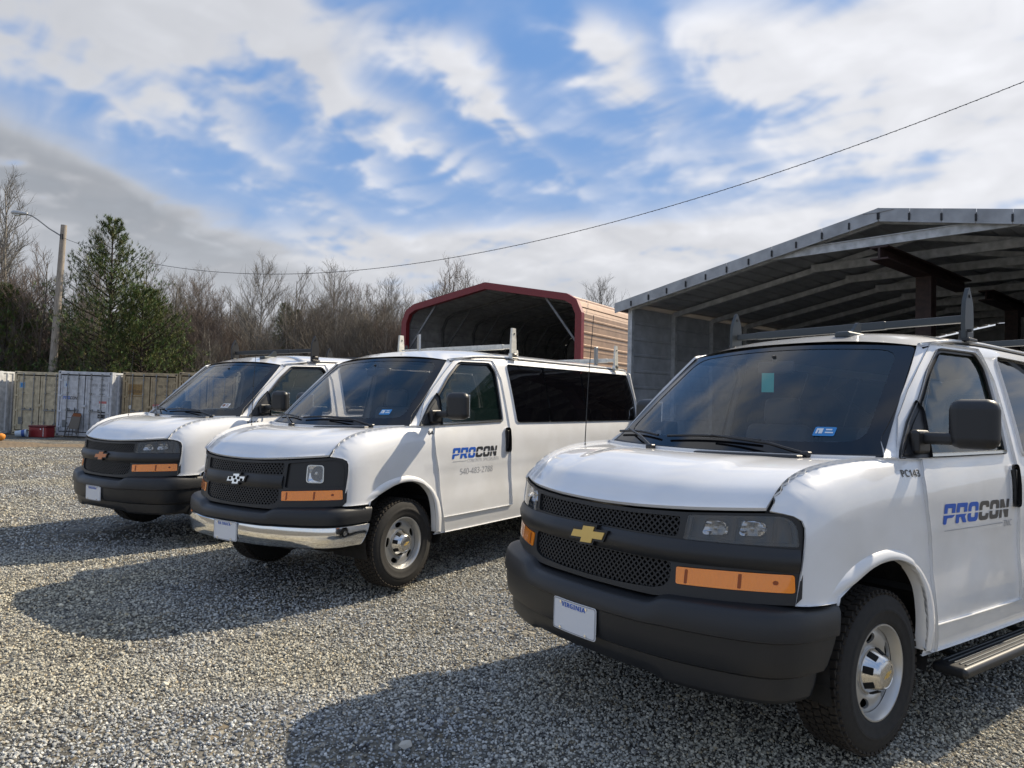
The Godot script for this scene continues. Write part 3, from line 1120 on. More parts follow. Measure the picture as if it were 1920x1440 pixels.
# ================================================================ pole, wire and clutter
func build_pole() -> void:
	var wood := mat("weathered_pole", Color(0.42, 0.37, 0.31), 0.9)
	weather(wood, 101, 0.72, 1.0, 1.0)
	wood.uv1_scale = Vector3(3.0, 0.35, 3.0)
	var base := Vector3(-23.47, -0.3, -36.2)
	var top := Vector3(-23.06, 10.16, -36.2)
	var t := thing("light_pole", "weathered wooden light pole behind the beige container", "utility pole", base)
	var p := MB.new()
	p.tube([Vector3.ZERO, (top - base) * 0.5, top - base], 0.20, 0.14, 14)
	part("pole", p, wood, t)
	var arm := MB.new()
	var a := top - base + Vector3(-0.13, -0.60, 0.1)
	arm.tube([a + Vector3(0.1, 0, 0), a + Vector3(-0.52, 0.38, 0.08), a + Vector3(-1.02, 0.77, 0.16), a + Vector3(-1.32, 0.97, 0.2), a + Vector3(-1.66, 1.05, 0.24)], 0.032, -1, 8)
	part("lamp_arm", arm, mats["galvanised"], t)
	var head := MB.new()
	var hb := Transform3D(Basis(Vector3.BACK, -0.10) * Basis(Vector3.UP, -0.12), a + Vector3(-1.62, 1.06, 0.25))
	head.xf = hb
	head.lathe([[0.12, 0.02], [0.10, 0.05], [-0.10, 0.085], [-0.40, 0.12], [-0.62, 0.12], [-0.74, 0.08], [-0.77, 0.0]], 18)
	var hn := part("lamp_head", head, mat("lamp_metal", Color(0.42, 0.43, 0.43), 0.4, 0.4), t)
	var gl := MB.new()
	gl.xf = hb
	gl.rbox(Vector3(-0.45, -0.10, 0), Vector3(0.34, 0.10, 0.17), 0.045)
	part("lamp_lens", gl, mat("milky_lens", Color(0.62, 0.63, 0.60), 0.3), hn)
	var bracket := MB.new()
	bracket.rbox(top - base + Vector3(-0.02, -0.62, 0.06), Vector3(0.16, 0.3, 0.16), 0.02)
	part("arm_bracket", bracket, mats["dark_steel"], t)
	# the overhead wire runs from the pole over the yard, past the camera's right shoulder
	var p0 := Vector3(-23.01, 9.481, -36.1)
	var p1 := Vector3(22.02, 13.718, -9.0)
	var wire := MB.new()
	var path := []
	for i in 81:
		var k := i / 80.0 * 1.15
		path.append(p0.lerp(p1, k) - Vector3(0, 4 * 5.1025 * k * (1 - k), 0))
	wire.tube(path, 0.0095, -1, 5)
	var twist := MB.new()
	for i in 600:
		var k := i / 600.0 * 1.15
		var q := p0.lerp(p1, k) - Vector3(0, 4 * 5.1025 * k * (1 - k), 0)
		twist.box(q + Vector3(0, 0.008 * (1 if i % 2 == 0 else -1), 0), Vector3(0.05, 0.008, 0.008), Basis(Vector3.UP, -0.5))
	var wn := single("overhead_wire", wire, mat("cable_black", Color(0.012, 0.012, 0.013), 0.6), "thin black cable sagging from the light pole across the sky", "cable")
	twist.tinted = false
	var tn := part("cable_wrap", twist, mats["cable_black"], wn)
	tn.set_meta("kind", "stuff")

func build_clutter() -> void:
	var gy := func(p: Vector3) -> Vector3: return Vector3(p.x, ground_y(p.x, p.z), p.z)
	# red cooler
	var red := mat("cooler_red", Color(0.22, 0.018, 0.02), 0.4)
	var c := thing("cooler", "dark red cooler box on the ground in front of the beige container", "cooler", gy.call(Vector3(-18.42, 0, -28.05)))
	c.rotation.y = -0.18
	var b := MB.new()
	b.rbox(Vector3(0, 0.20, 0), Vector3(0.80, 0.40, 0.44), 0.04)
	part("tub", b, red, c)
	var lid := MB.new()
	lid.rbox(Vector3(0, 0.435, 0), Vector3(0.84, 0.075, 0.47), 0.03)
	part("lid", lid, mat("cooler_lid", Color(0.12, 0.012, 0.014), 0.4), c)
	var tr := MB.new()
	tr.rbox(Vector3(0.27, 0.22, 0.222), Vector3(0.022, 0.34, 0.012), 0.005)
	part("seam_strip", tr, mats["sticker_white"], c)
	var lt := MB.new()
	lt.rbox(Vector3(0.15, 0.33, 0.226), Vector3(0.05, 0.05, 0.015), 0.006)
	part("latch", lt, mats["sticker_white"], c)
	# blue and white bucket on its side
	var k := thing("bucket", "blue and white plastic bucket lying on its side left of the red cooler", "bucket", gy.call(Vector3(-18.95, 0, -27.65)) + Vector3(0, 0.155, 0))
	k.rotation = Vector3(0, 0.35, 0.10)
	var bk := MB.new()
	bk.lathe([[-0.17, 0.0], [-0.19, 0.115], [0.17, 0.148], [0.18, 0.156], [0.195, 0.156], [0.195, 0.14], [-0.15, 0.10], [-0.15, 0.0]], 26)
	part("pail", bk, mat("pail_white", Color(0.42, 0.50, 0.58), 0.4), k)
	var band := MB.new()
	band.lathe([[0.02, 0.1362], [0.13, 0.1462]], 26)
	part("blue_band", band, mat("pail_blue", Color(0.03, 0.08, 0.28), 0.4), k)
	# orange ball of twine or float at the edge
	var o := MB.new()
	o.xf = Transform3D(Basis(Vector3.BACK, 0.4), Vector3(0, 0.12, 0))
	o.lathe([[-0.20, 0.0], [-0.19, 0.06], [-0.14, 0.115], [-0.02, 0.14], [0.10, 0.12], [0.17, 0.06], [0.19, 0.0]], 22, 1.2)
	var on := single("orange_float", o, mat("float_orange", Color(0.72, 0.26, 0.03), 0.5), "small round orange plastic object on the ground at the left edge", "float")
	on.position = gy.call(Vector3(-18.27, 0, -25.55))
	# folding chair leaning on the grey container
	var brown := mat("chair_brown", Color(0.075, 0.062, 0.05), 0.55, 0.2)
	var ch := thing("folding_chair", "folded brown metal chair leaning against the grey container's left door", "chair", gy.call(Vector3(-17.24, 0, -28.05)))
	ch.rotation = Vector3(-0.20, -0.17, -0.05)
	for s in [-1, 1]:
		var leg := MB.new()
		leg.tube([Vector3(0.27 * s, 0.0, 0.12), Vector3(0.22 * s, 0.52, 0.03), Vector3(0.20 * s, 0.90, 0.0), Vector3(0.13 * s, 0.99, 0.0), Vector3(0, 1.0, 0)], 0.014, -1, 7)
		part("front_leg", leg, brown, ch)
		var rl := MB.new()
		rl.tube([Vector3(0.22 * s, 0.0, -0.05), Vector3(0.20 * s, 0.55, 0.0)], 0.012, -1, 7)
		part("rear_leg", rl, brown, ch)
	var seat := MB.new()
	seat.rbox(Vector3(0, 0.60, 0.03), Vector3(0.42, 0.50, 0.03), 0.014)
	part("seat", seat, mat("chair_seat", Color(0.12, 0.105, 0.085), 0.6, 0.1), ch)
	var bk2 := MB.new()
	bk2.rbox(Vector3(0, 0.90, 0.01), Vector3(0.36, 0.16, 0.025), 0.012)
	part("backrest", bk2, mats["rust"], ch)
	var bars := MB.new()
	bars.tube([Vector3(-0.24, 0.28, 0.07), Vector3(0.24, 0.28, 0.07)], 0.010, -1, 6)
	part("cross_bar", bars, brown, ch)
	# a hand truck beside it
	var ht := thing("hand_truck", "thin grey metal hand truck leaning left of the folded chair", "hand truck", gy.call(Vector3(-17.48, 0, -28.2)))
	ht.rotation = Vector3(-0.12, -0.17, 0.03)
	for s in [-1, 1]:
		var r := MB.new()
		r.tube([Vector3(0.17 * s, 0.05, 0), Vector3(0.17 * s, 1.12, 0), Vector3(0.17 * s + 0.05, 1.18, 0.06)], 0.014, -1, 6)
		part("rail", r, mats["rack_dark"], ht)
	for y in [0.12, 0.45, 0.8, 1.08]:
		var r := MB.new()
		r.tube([Vector3(-0.17, y, 0), Vector3(0.17, y, 0)], 0.011, -1, 6)
		part("rung", r, mats["rack_dark"], ht)
	# a few bigger stones that stand out of the gravel
	var rr := RandomNumberGenerator.new()
	rr.seed = 8
	var sm := mat("big_stone", Color(0.44, 0.42, 0.37), 0.9)
	var places := [[-2.63, -5.03, 0.045, "pale flat stone among the gravel near the middle van's shadow tip"], [-1.67, -4.86, 0.055, "pale tan stone on sunlit gravel below the middle van's shadow"], [-0.46, -3.37, 0.06, "squarish grey stone in the shade of the nearest van"], [-2.22, -3.38, 0.035, "small rounded whitish stone at the lower left of the gravel"]]
	for q in places:
		var mb := MB.new()
		var phi := (1.0 + sqrt(5.0)) / 2.0
		var vs := []
		for p in [[-1, phi, 0], [1, phi, 0], [-1, -phi, 0], [1, -phi, 0], [0, -1, phi], [0, 1, phi], [0, -1, -phi], [0, 1, -phi], [phi, 0, -1], [phi, 0, 1], [-phi, 0, -1], [-phi, 0, 1]]:
			vs.append(Vector3(p[0], p[1], p[2]).normalized() * Vector3(0.62, 0.34, 0.5) * rr.randf_range(0.8, 1.2) * q[2])
		for f in [[0, 11, 5], [0, 5, 1], [0, 1, 7], [0, 7, 10], [0, 10, 11], [1, 5, 9], [5, 11, 4], [11, 10, 2], [10, 7, 6], [7, 1, 8], [3, 9, 4], [3, 4, 2], [3, 2, 6], [3, 6, 8], [3, 8, 9], [4, 9, 5], [2, 4, 11], [6, 2, 10], [8, 6, 7], [9, 8, 1]]:
			mb.tri(vs[f[0]], vs[f[1]], vs[f[2]])
		var sn := single("stone", mb, sm, q[3], "stone")
		sn.position = Vector3(q[0], ground_y(q[0], q[1]) + q[2] * 0.22, q[1])

# ================================================================ trees
func bare_tree(seed_: int, h: float, spread: float, first: float, limbs: int, upright: float, stems := 1, twigs := 5, subs := 5) -> Array:    # [trunk mesh, crown mesh]
	var r := RandomNumberGenerator.new()
	r.seed = seed_
	var tr := MB.new()
	var cr := MB.new()
	for st in stems:
		var hh := h * (1.0 if st == 0 else r.randf_range(0.75, 0.95))
		var lean := Vector3(r.randf_range(-0.06, 0.06), 0, r.randf_range(-0.06, 0.06)) + (Vector3.ZERO if st == 0 else Vector3(r.randf_range(-0.14, 0.14), 0, r.randf_range(-0.1, 0.1)))
		var path := []
		var at := Vector3(r.randf_range(-0.1, 0.1) * st, 0, r.randf_range(-0.1, 0.1) * st)
		for i in 9:
			path.append(at)
			at += (Vector3.UP + lean + Vector3(r.randf_range(-0.07, 0.07), 0, r.randf_range(-0.07, 0.07))) * hh * 0.88 / 8.0
		var r0 := h * 0.0105 * (1.0 if st == 0 else 0.75)
		tr.tube(path, r0, r0 * 0.16, 6, false)
		for k in limbs:
			var f := first + (1.0 - first) * pow((k + r.randf()) / limbs, 0.85)
			var idx := clampf(f, 0, 0.999) * 8.0
			var o: Vector3 = (path[int(idx)] as Vector3).lerp(path[int(idx) + 1], idx - int(idx))
			var az := r.randf() * TAU
			var len := h * spread * (1.12 - f) * r.randf_range(0.75, 1.25) + h * 0.06
			var up := upright + 0.5 * f + r.randf_range(-0.15, 0.2)
			var dir := (Vector3(cos(az), 0, sin(az)) + Vector3.UP * up).normalized()
			branch(cr, r, o, dir, len, r0 * lerpf(0.45, 0.14, f), 0, subs, twigs)
	return [tr.mesh(), cr.mesh()]

func branch(mb: MB, r: RandomNumberGenerator, o: Vector3, dir: Vector3, len: float, rad: float, level: int, subs: int, twigs: int) -> void:
	var n := 4 if level == 0 else (3 if level == 1 else 2)
	var path := [o]
	var d := dir
	for i in n:
		d = (d + Vector3(r.randf_range(-0.22, 0.22), r.randf_range(-0.10, 0.24), r.randf_range(-0.22, 0.22))).normalized()
		path.append(path[-1] + d * len / n)
	mb.tube(path, rad, maxf(rad * 0.3, 0.0028), 4 if level == 0 else 3, false)
	if level == 2: return
	var count := subs if level == 0 else twigs
	for k in count:
		var f := lerpf(0.22, 1.0, (k + r.randf()) / count)
		var idx := clampf(f, 0, 0.999) * n
		var p: Vector3 = (path[int(idx)] as Vector3).lerp(path[int(idx) + 1], idx - int(idx))
		var side := Vector3(r.randf_range(-1, 1), r.randf_range(-0.35, 0.8), r.randf_range(-1, 1)).normalized()
		var dd := (d * 0.9 + side * 0.85 + Vector3.UP * 0.18).normalized()
		branch(mb, r, p, dd, len * (r.randf_range(0.34, 0.55) if level == 0 else r.randf_range(0.36, 0.62)), maxf(rad * 0.48, 0.0042), level + 1, subs, twigs)

func pine_tree(seed_: int, h: float, width: float, whorls: int, tuft: float, low: float) -> Array:
	var r := RandomNumberGenerator.new()
	r.seed = seed_
	var tr := MB.new()
	var cr := MB.new()
	cr.tinted = true
	tr.tube([Vector3.ZERO, Vector3(0.03, h * 0.5, 0.02), Vector3(0, h * 0.97, 0)], h * 0.013, 0.02, 7, false)
	for k in whorls:
		var f := lerpf(low, 0.985, pow((k + 0.5) / whorls, 0.9))
		var arms := 4 + (r.randi() % 3) if f < 0.93 else 4
		for a in arms:
			var az := TAU * (a + r.randf() * 0.7) / arms + k * 1.1
			var reach := width * pow(1.0 - f, 0.80) * r.randf_range(0.62, 1.12) + 0.22
			var up := lerpf(0.05, 0.95, f) + r.randf_range(-0.12, 0.15)
			var dir := Vector3(cos(az), up, sin(az)).normalized()
			var o := Vector3(0, h * f, 0)
			var tip := o + dir * reach + Vector3.UP * reach * 0.12
			var mid := o.lerp(tip, 0.5) - Vector3.UP * reach * 0.05
			tr.tube([o, mid, tip], maxf(0.008, 0.016 * reach), 0.006, 4, false)
			var tufts := int(7 + reach * 13.0)
			for j in tufts:
				var s := lerpf(0.28, 1.0, sqrt((j + r.randf()) / tufts))
				var p := o.lerp(mid, s * 2) if s < 0.5 else mid.lerp(tip, s * 2 - 1)
				p += Vector3(r.randf_range(-1, 1), r.randf_range(-0.5, 0.8), r.randf_range(-1, 1)) * 0.20 * reach * s
				var axis := (dir + Vector3(r.randf_range(-0.7, 0.7), r.randf_range(0.0, 0.8), r.randf_range(-0.7, 0.7))).normalized()
				var tone := r.randf_range(0.55, 1.35)
				cr.col = Color(lerpf(0.06, 0.125, r.randf()) * tone, 0.12 * tone, 0.036 * tone)
				for q in 10:
					var nd := (axis * 0.75 + Vector3(r.randf_range(-1, 1), r.randf_range(-1, 1), r.randf_range(-1, 1)).normalized() * 0.8).normalized()
					var side := nd.cross(Vector3(0.3, 1, 0.2)).normalized() * 0.015
					var b0 := p + axis * r.randf_range(-0.06, 0.06)
					var e := b0 + nd * tuft * r.randf_range(0.7, 1.2)
					cr.tri(b0 - side, b0 + side, e)
	return [tr.mesh(), cr.mesh()]

func plant_tree(called: String, pair: Array, tm: Material, cm: Material, x: float, z: float, scale_: float, turn: float, label: String, category: String, group: String) -> void:
	x *= 1.065
	z *= 1.12
	scale_ *= 1.10
	var t := thing(called, label, category, Vector3(x, ground_y(x, z) - 0.05, z), group)
	t.basis = Basis(Vector3.UP, turn).scaled(Vector3.ONE * scale_)
	part("trunk", pair[0], tm, t)
	part("crown", pair[1], cm, t)

func far_place(x: float) -> String:
	return "beyond the left edge's tall bare trees" if x < -38.0 else "behind the tall pine" if x < -26.0 else "in the dip above the furthest van" if x < -16.0 else "left of the carport roof" if x < -8.0 else "hidden behind the carport" if x < 4.0 else "between the carport and the open shed"

func build_trees() -> void:
	var bark := weather(mat("grey_bark", Color(0.30, 0.265, 0.22), 0.95), 111, 0.5, 1.0, 1.2)
	var pale := weather(mat("pale_bark", Color(0.52, 0.48, 0.41), 0.95), 112, 0.55, 1.0, 1.0)
	var twig := mat("brown_twigs", Color(0.165, 0.145, 0.12), 0.95)
	var twig_red := mat("reddish_twigs", Color(0.165, 0.13, 0.108), 0.95)
	var twig_grey := mat("grey_twigs", Color(0.19, 0.178, 0.158), 0.95)
	var needles := mat("pine_needles", Color(1, 1, 1), 0.75)
	needles.vertex_color_use_as_albedo = true
	needles.backlight_enabled = true
	needles.backlight = Color(0.35, 0.42, 0.20)
	var pbark := weather(mat("pine_bark", Color(0.10, 0.075, 0.055), 0.95), 113, 0.5, 1.0, 1.2)
	var tall := [bare_tree(201, 13.5, 0.22, 0.22, 34, 1.1, 1, 7, 7), bare_tree(202, 13.0, 0.20, 0.26, 26, 1.15, 2, 7, 7)]
	var round_ := [bare_tree(211, 9.5, 0.34, 0.14, 24, 0.8, 2, 7, 7), bare_tree(212, 9.0, 0.36, 0.12, 22, 0.7, 2, 7, 7), bare_tree(213, 10.0, 0.34, 0.22, 34, 0.85, 1, 8, 8), bare_tree(214, 8.5, 0.36, 0.12, 22, 0.7, 2, 7, 7)]
	var thicket := [bare_tree(221, 7.0, 0.32, 0.05, 16, 0.85, 4, 6, 6), bare_tree(222, 6.5, 0.36, 0.04, 16, 0.7, 4, 6, 6), bare_tree(223, 7.5, 0.30, 0.06, 18, 0.95, 3, 6, 7)]
	var pine := pine_tree(231, 10.2, 4.2, 30, 0.20, 0.04)
	var pine2 := pine_tree(232, 6.8, 4.0, 24, 0.18, 0.03)
	var pine3 := pine_tree(233, 8.0, 2.8, 22, 0.20, 0.15)
	# the ones that can be told apart
	plant_tree("bare_tree", tall[0], pale, twig_grey, -27.3, -36.5, 1.0, 0.3, "tall bare tree with upright branches behind the street lamp head", "tree", "")
	plant_tree("bare_tree", tall[1], pale, twig_grey, -29.3, -38.0, 1.02, 1.9, "tall bare twin stemmed tree at the left edge of the photo", "tree", "")
	plant_tree("bare_tree", tall[0], pale, twig_grey, -25.0, -40.0, 0.86, 2.6, "slim bare tree just left of the light pole's top", "tree", "")
	plant_tree("pine_tree", pine, pbark, needles, -20.6, -34.5, 1.0, 0.0, "tall dark green pine just right of the light pole", "tree", "")
	plant_tree("pine_tree", pine2, pbark, needles, -18.0, -32.8, 0.95, 1.0, "low bushy green pine right of the tall pine above the tan container", "tree", "")
	plant_tree("pine_tree", pine2, pbark, needles, -25.2, -33.4, 0.95, 2.2, "low green pine left of the light pole above the beige container", "tree", "")
	plant_tree("pine_tree", pine2, pbark, needles, -29.5, -35.0, 0.95, 0.6, "low green pine at the left edge behind the white container", "tree", "")
	plant_tree("bare_tree", round_[0], bark, twig, -18.6, -39.5, 0.95, 0.4, "bushy bare brown tree right of the tall pine", "tree", "")
	plant_tree("bare_tree", round_[3], bark, twig_red, -16.9, -37.5, 0.95, 1.4, "reddish bare tree with many fine twigs left of the furthest van's roof", "tree", "")
	plant_tree("bare_tree", round_[2], pale, twig_grey, -14.6, -38.5, 0.93, 2.4, "open branched grey bare tree above the furthest van's windshield", "tree", "")
	plant_tree("bare_tree", round_[2], bark, twig_grey, -11.9, -46.0, 1.04, 0.9, "broad rounded bare tree left of the carport against bright cloud", "tree", "")
	plant_tree("bare_tree", round_[0], bark, twig_grey, -8.3, -47.0, 1.02, 3.3, "bare tree touching the carport's left corner", "tree", "")
	plant_tree("bare_tree", round_[1], bark, twig_grey, -6.0, -60.0, 1.25, 0.2, "far bare tree top showing above the carport's left roof slope", "tree", "")
	plant_tree("bare_tree", round_[2], bark, twig_grey, 6.9, -54.0, 1.12, 4.2, "far rounded bare tree between the carport and the open shed", "tree", "")
	plant_tree("bare_tree", round_[0], bark, twig_grey, 9.0, -57.0, 0.95, 1.2, "far bare tree partly hidden by the open shed's eave", "tree", "")
	plant_tree("pine_tree", pine3, pbark, needles, -15.9, -47.0, 0.95, 0.5, "dark far pine in the dip between the bare trees", "tree", "")
	plant_tree("pine_tree", pine3, pbark, needles, -14.2, -44.0, 0.86, 2.0, "dark pine with a flat top above the furthest van's roof rack", "tree", "")
	var r := RandomNumberGenerator.new()
	r.seed = 77
	for i in 104:          # the thicket behind the containers
		var x := -33.0 + 31.0 * (i + r.randf()) / 104.0
		var z := -33.0 - r.randf() * 9.0 - (3.0 if x > -14.0 else 0.0)
		if x > -23.5 and x < -16.8: z -= 4.5
		var k := r.randi() % 3
		var tw := r.randi() % 3
		var sc := r.randf_range(0.85, 1.28) * (0.72 if x > -16.5 and x < -12.5 else 1.0)
		var where: String = "behind the white container" if x < -27.0 else "behind the light pole" if x < -22.5 else "behind the tall pine" if x < -18.0 else "above the furthest van's windshield" if x < -13.5 else "above the furthest van's roof rack" if x < -9.0 else "left of the red trimmed carport"
		plant_tree("thicket_tree", thicket[k], [bark, pale, bark][k], [twig, twig_red, twig_grey][tw], x, z, sc, r.randf() * TAU, "%s %s bare tree, %s stemmed, in the thicket %s" % ["tall" if sc > 1.1 else "short" if sc < 0.85 else "middling", ["brown", "reddish", "grey"][tw], ["many", "pale", "slim"][k], where], "tree", "bare trees of the thicket")
	for i in 64:          # the wood beyond
		var x := -52.0 + 66.0 * (i + r.randf()) / 64.0
		var z := -52.0 - r.randf() * 26.0
		var k := r.randi() % 4
		if i % 6 == 5: plant_tree("far_pine", pine3, pbark, needles, x, z, r.randf_range(0.75, 1.0), r.randf() * TAU, "dark pine in the far wood " + far_place(x), "tree", "pines of the far wood")
		else: plant_tree("far_tree", round_[k], bark, [twig, twig_red, twig_grey][r.randi() % 3], x, z, r.randf_range(0.7, 0.92), r.randf() * TAU, "bare %s tree in the far wood %s" % [["two stemmed", "low twin stemmed", "single trunked", "bushy"][k], far_place(x)], "tree", "bare trees of the far wood")
	# undergrowth nobody could count
	var bush := MB.new()
	for i in 46:
		var az := r.randf() * TAU
		var o := Vector3(r.randf_range(-0.5, 0.5), 0, r.randf_range(-0.5, 0.5))
		var d := Vector3(cos(az) * r.randf_range(0.1, 0.8), 1, sin(az) * r.randf_range(0.1, 0.8)).normalized()
		branch(bush, r, o, d, r.randf_range(0.9, 1.9), 0.012, 1, 3, 3)
	var mm := MultiMesh.new()
	mm.transform_format = MultiMesh.TRANSFORM_3D
	mm.mesh = bush.mesh()
	var xs := []
	for i in 900:
		var x := r.randf_range(-46.0, 12.0)
		var z := -37.0 - pow(r.randf(), 1.6) * 36.0
		if z > -46.0 and x > -6.0: z -= 14.0
		var s := r.randf_range(0.7, 1.7)
		xs.append(Transform3D(Basis(Vector3.UP, r.randf() * TAU).scaled(Vector3(s * 1.2, s * r.randf_range(0.8, 1.5), s * 1.2)), Vector3(x, ground_y(x, z) - 0.05, z)))
	mm.instance_count = xs.size()
	for i in xs.size(): mm.set_instance_transform(i, xs[i])
	var o := MultiMeshInstance3D.new()
	o.name = "undergrowth"
	o.multimesh = mm
	o.material_override = twig
	add_child(o)
	tag(o, "tangled brown undergrowth filling the wood behind the containers", "undergrowth", "", "stuff")

# ================================================================ the vans
# van axes: +x the driver's side, +y up, +z forward; the origin lies on the ground under the front axle
var l_front: Lut; var l_xw: Lut; var l_xb: Lut; var l_hood: Lut; var l_rail: Lut; var l_belt: Lut; var l_lip: Lut

func van_curves() -> void:
	l_front = Lut.new([[0.0, 0.93], [0.25, 0.925], [0.5, 0.885], [0.65, 0.825], [0.8, 0.74], [0.9, 0.665], [0.93, 0.63], [0.95, 0.59], [0.965, 0.52], [0.975, 0.42], [0.98, 0.3]])
	l_xw = Lut.new([[-4.82, 0.90], [-4.76, 0.95], [-4.65, 0.982], [-4.4, 0.998], [-3.6, 1.012], [-1.0, 1.012], [-0.45, 1.005], [0.0, 0.99], [0.3, 0.98], [0.42, 0.975], [0.52, 0.965], [0.59, 0.95], [0.63, 0.93], [0.665, 0.90], [0.70, 0.868], [0.74, 0.83]])
	l_xb = Lut.new([[-4.82, 0.86], [-4.76, 0.91], [-4.65, 0.945], [-4.4, 0.97], [-3.2, 0.984], [-1.3, 0.984], [-0.6, 0.972], [-0.36, 0.955], [-0.12, 0.915], [-0.05, 0.90], [0.28, 0.855], [0.44, 0.83], [0.57, 0.815], [0.70, 0.813]])
	l_hood = Lut.new([[0.0, 0.0], [0.043, 0.16], [0.1, 0.34], [0.155, 0.475], [0.25, 0.63], [0.346, 0.74], [0.56, 0.88], [0.8, 0.965], [1.0, 1.0]])
	l_belt = Lut.new([[-5.0, 1.376], [-1.3, 1.376], [-0.36, 1.347], [-0.05, 1.340]])
	l_rail = Lut.new([[0.0, 1.960], [0.15, 1.990], [0.4, 2.018], [0.85, 2.038], [4.2, 2.056]])
	l_lip = Lut.new([[0.0, 0.676], [0.38, 0.677], [0.42, 0.685], [0.47, 0.709], [0.55, 0.714], [0.75, 0.718], [0.9, 0.722], [0.98, 0.724]])

func y_belt(z: float) -> float:
	if z > -0.05: return 1.122 + 0.218 * l_hood.at(clampf((0.70 - z) / 0.75, 0, 1))
	return l_belt.at(z)

func side_x(z: float, y: float) -> float:
	var xb := l_xb.at(z)
	var t := y_belt(z)
	if y <= t:
		var q := minf(1.0, (t - y) / 0.22)
		var w := clampf((z + 0.4) / 0.4, 0, 1)
		var g := w * sqrt(1.0 - (1.0 - q) * (1.0 - q)) + (1.0 - w) * (1.0 - (1.0 - q) * (1.0 - q))
		var x := xb + (l_xw.at(z) - xb) * g
		if z < -0.2: x -= 0.006 * smoothstep(0.0, 1.0, (1.02 - y) / 0.10) * smoothstep(0.70, 0.80, y)     # the soft crease along the flank
		if y < 0.62: x -= 0.03 * pow((0.62 - y) / 0.22, 2)
		return x
	var d := y - t
	var x2 := xb - 0.21 * d - 0.075 * d * d
	if y > 1.95: x2 -= 4.0 * (y - 1.95) * (y - 1.95)
	var ahead := ((-0.105 - z) * 0.676 + (y - 1.340) * -0.737)     # distance behind the windscreen's edge
	if ahead < 0.09: x2 -= 0.05 * pow(1.0 - clampf(ahead / 0.09, -0.3, 1), 2) * smoothstep(0.0, 0.1, d)
	return x2

func side_map(off := 0.0) -> Callable:
	return func(p: Vector2) -> Vector3: return Vector3(side_x(p.x, p.y) + off, p.y, p.x)

func front_z(x: float, y: float) -> float:
	return l_front.at(absf(x)) - 0.12 * (y - 0.85)

func front_map(off := 0.0) -> Callable:
	return func(p: Vector2) -> Vector3:
		var s := signf(p.x) * clampf((absf(p.x) - 0.55) / 0.4, 0, 1)
		return Vector3(p.x + off * s * 0.8, p.y, front_z(p.x, p.y) + off * (1.0 - 0.4 * absf(s)))

func hood_pt(a: float, b: float) -> Vector3:
	var xf_ := 0.811 * a
	var yf := 1.078 + 0.043 * pow(absf(a), 1.7)
	var f := Vector3(xf_, yf, front_z(xf_, yf) - 0.012 + 0.006 * absf(a))
	var r := Vector3(0.897 * a, 1.340 - 0.016 * (1.0 - a * a), -0.05 + 0.19 * (1.0 - a * a))
	var edge := absf(a)
	var zz := lerpf(f.z, r.z, b)
	var x := lerpf(f.x, r.x, b)
	if edge > 0.0:
		var xe := l_xb.at(lerpf(0.70, -0.05, b)) - 0.003
		x = lerpf(x, xe * a, edge)
	var crown := 0.014 * sin(PI * b) * (1.0 - pow(edge, 2.0))
	return Vector3(x, lerpf(f.y, r.y, l_hood.at(b)) + crown - 0.012 * (smoothstep(0.42, 0.62, edge) - edge * edge) * sin(PI * b), zz)

func roof_pt(a: float, b: float) -> Vector3:
	var zf := -0.776 + 0.1 * (1.0 - a * a)
	var z := lerpf(zf, -4.74, b)
	var d := zf - z
	var yr := l_rail.at(d)
	var xe := side_x(minf(z, -0.78), yr) - 0.001 if d > 0.25 else lerpf(0.760, side_x(-1.03, l_rail.at(0.25)), d / 0.25)
	var crown := 0.048 + 0.042 * (1.0 - pow(1.0 - clampf(d / 0.8, 0, 1), 2))
	if d > 3.3: crown -= 0.03 * pow((d - 3.3) / 0.66, 2)
	return Vector3(a * xe, yr + crown * (1.0 - pow(absf(a), 3.0)), z)

func screen_pt(u: float, w: float) -> Vector3:
	var bq := Vector3(0.908 * u, 1.341 - 0.024 * (1.0 - u * u), -0.098 + 0.2 * (1.0 - u * u))
	var tq := Vector3(0.755 * u, 1.953 + 0.036 * (1.0 - u * u), -0.772 + 0.1 * (1.0 - u * u))
	var p := bq.lerp(tq, w)
	var k := 0.018 * sin(PI * w) * (1.0 - 0.6 * u * u)
	return p + Vector3(0, k * 0.7, k * 0.7)

func v2(a: Array) -> PackedVector2Array:
	var o := PackedVector2Array()
	for i in range(0, a.size(), 2): o.append(Vector2(a[i], a[i + 1]))
	return o

func rounded(poly: PackedVector2Array, r: float, n := 4) -> PackedVector2Array:     # rounds every corner
	var o := PackedVector2Array()
	var m := poly.size()
	for i in m:
		var p := poly[i]
		var a := poly[(i + m - 1) % m]
		var b := poly[(i + 1) % m]
		var k := minf(r, minf(p.distance_to(a), p.distance_to(b)) * 0.45)
		var s := p + (a - p).normalized() * k
		var e := p + (b - p).normalized() * k
		for j in n + 1:
			var t := float(j) / n
			o.append(s.lerp(p, t).lerp(p.lerp(e, t), t))
	return o

func circle(c: Vector2, r: float, n := 40) -> PackedVector2Array:
	var o := PackedVector2Array()
	for i in n: o.append(c + Vector2.from_angle(TAU * i / n) * r)
	return o

func grow(p: PackedVector2Array, d: float) -> PackedVector2Array:
	var r := Geometry2D.offset_polygon(p, d, Geometry2D.JOIN_MITER)
	return r[0] if r.size() else p

const ARCH := Vector2(-0.025, 0.455)
const REAR_ARCH := Vector2(-3.43, 0.455)

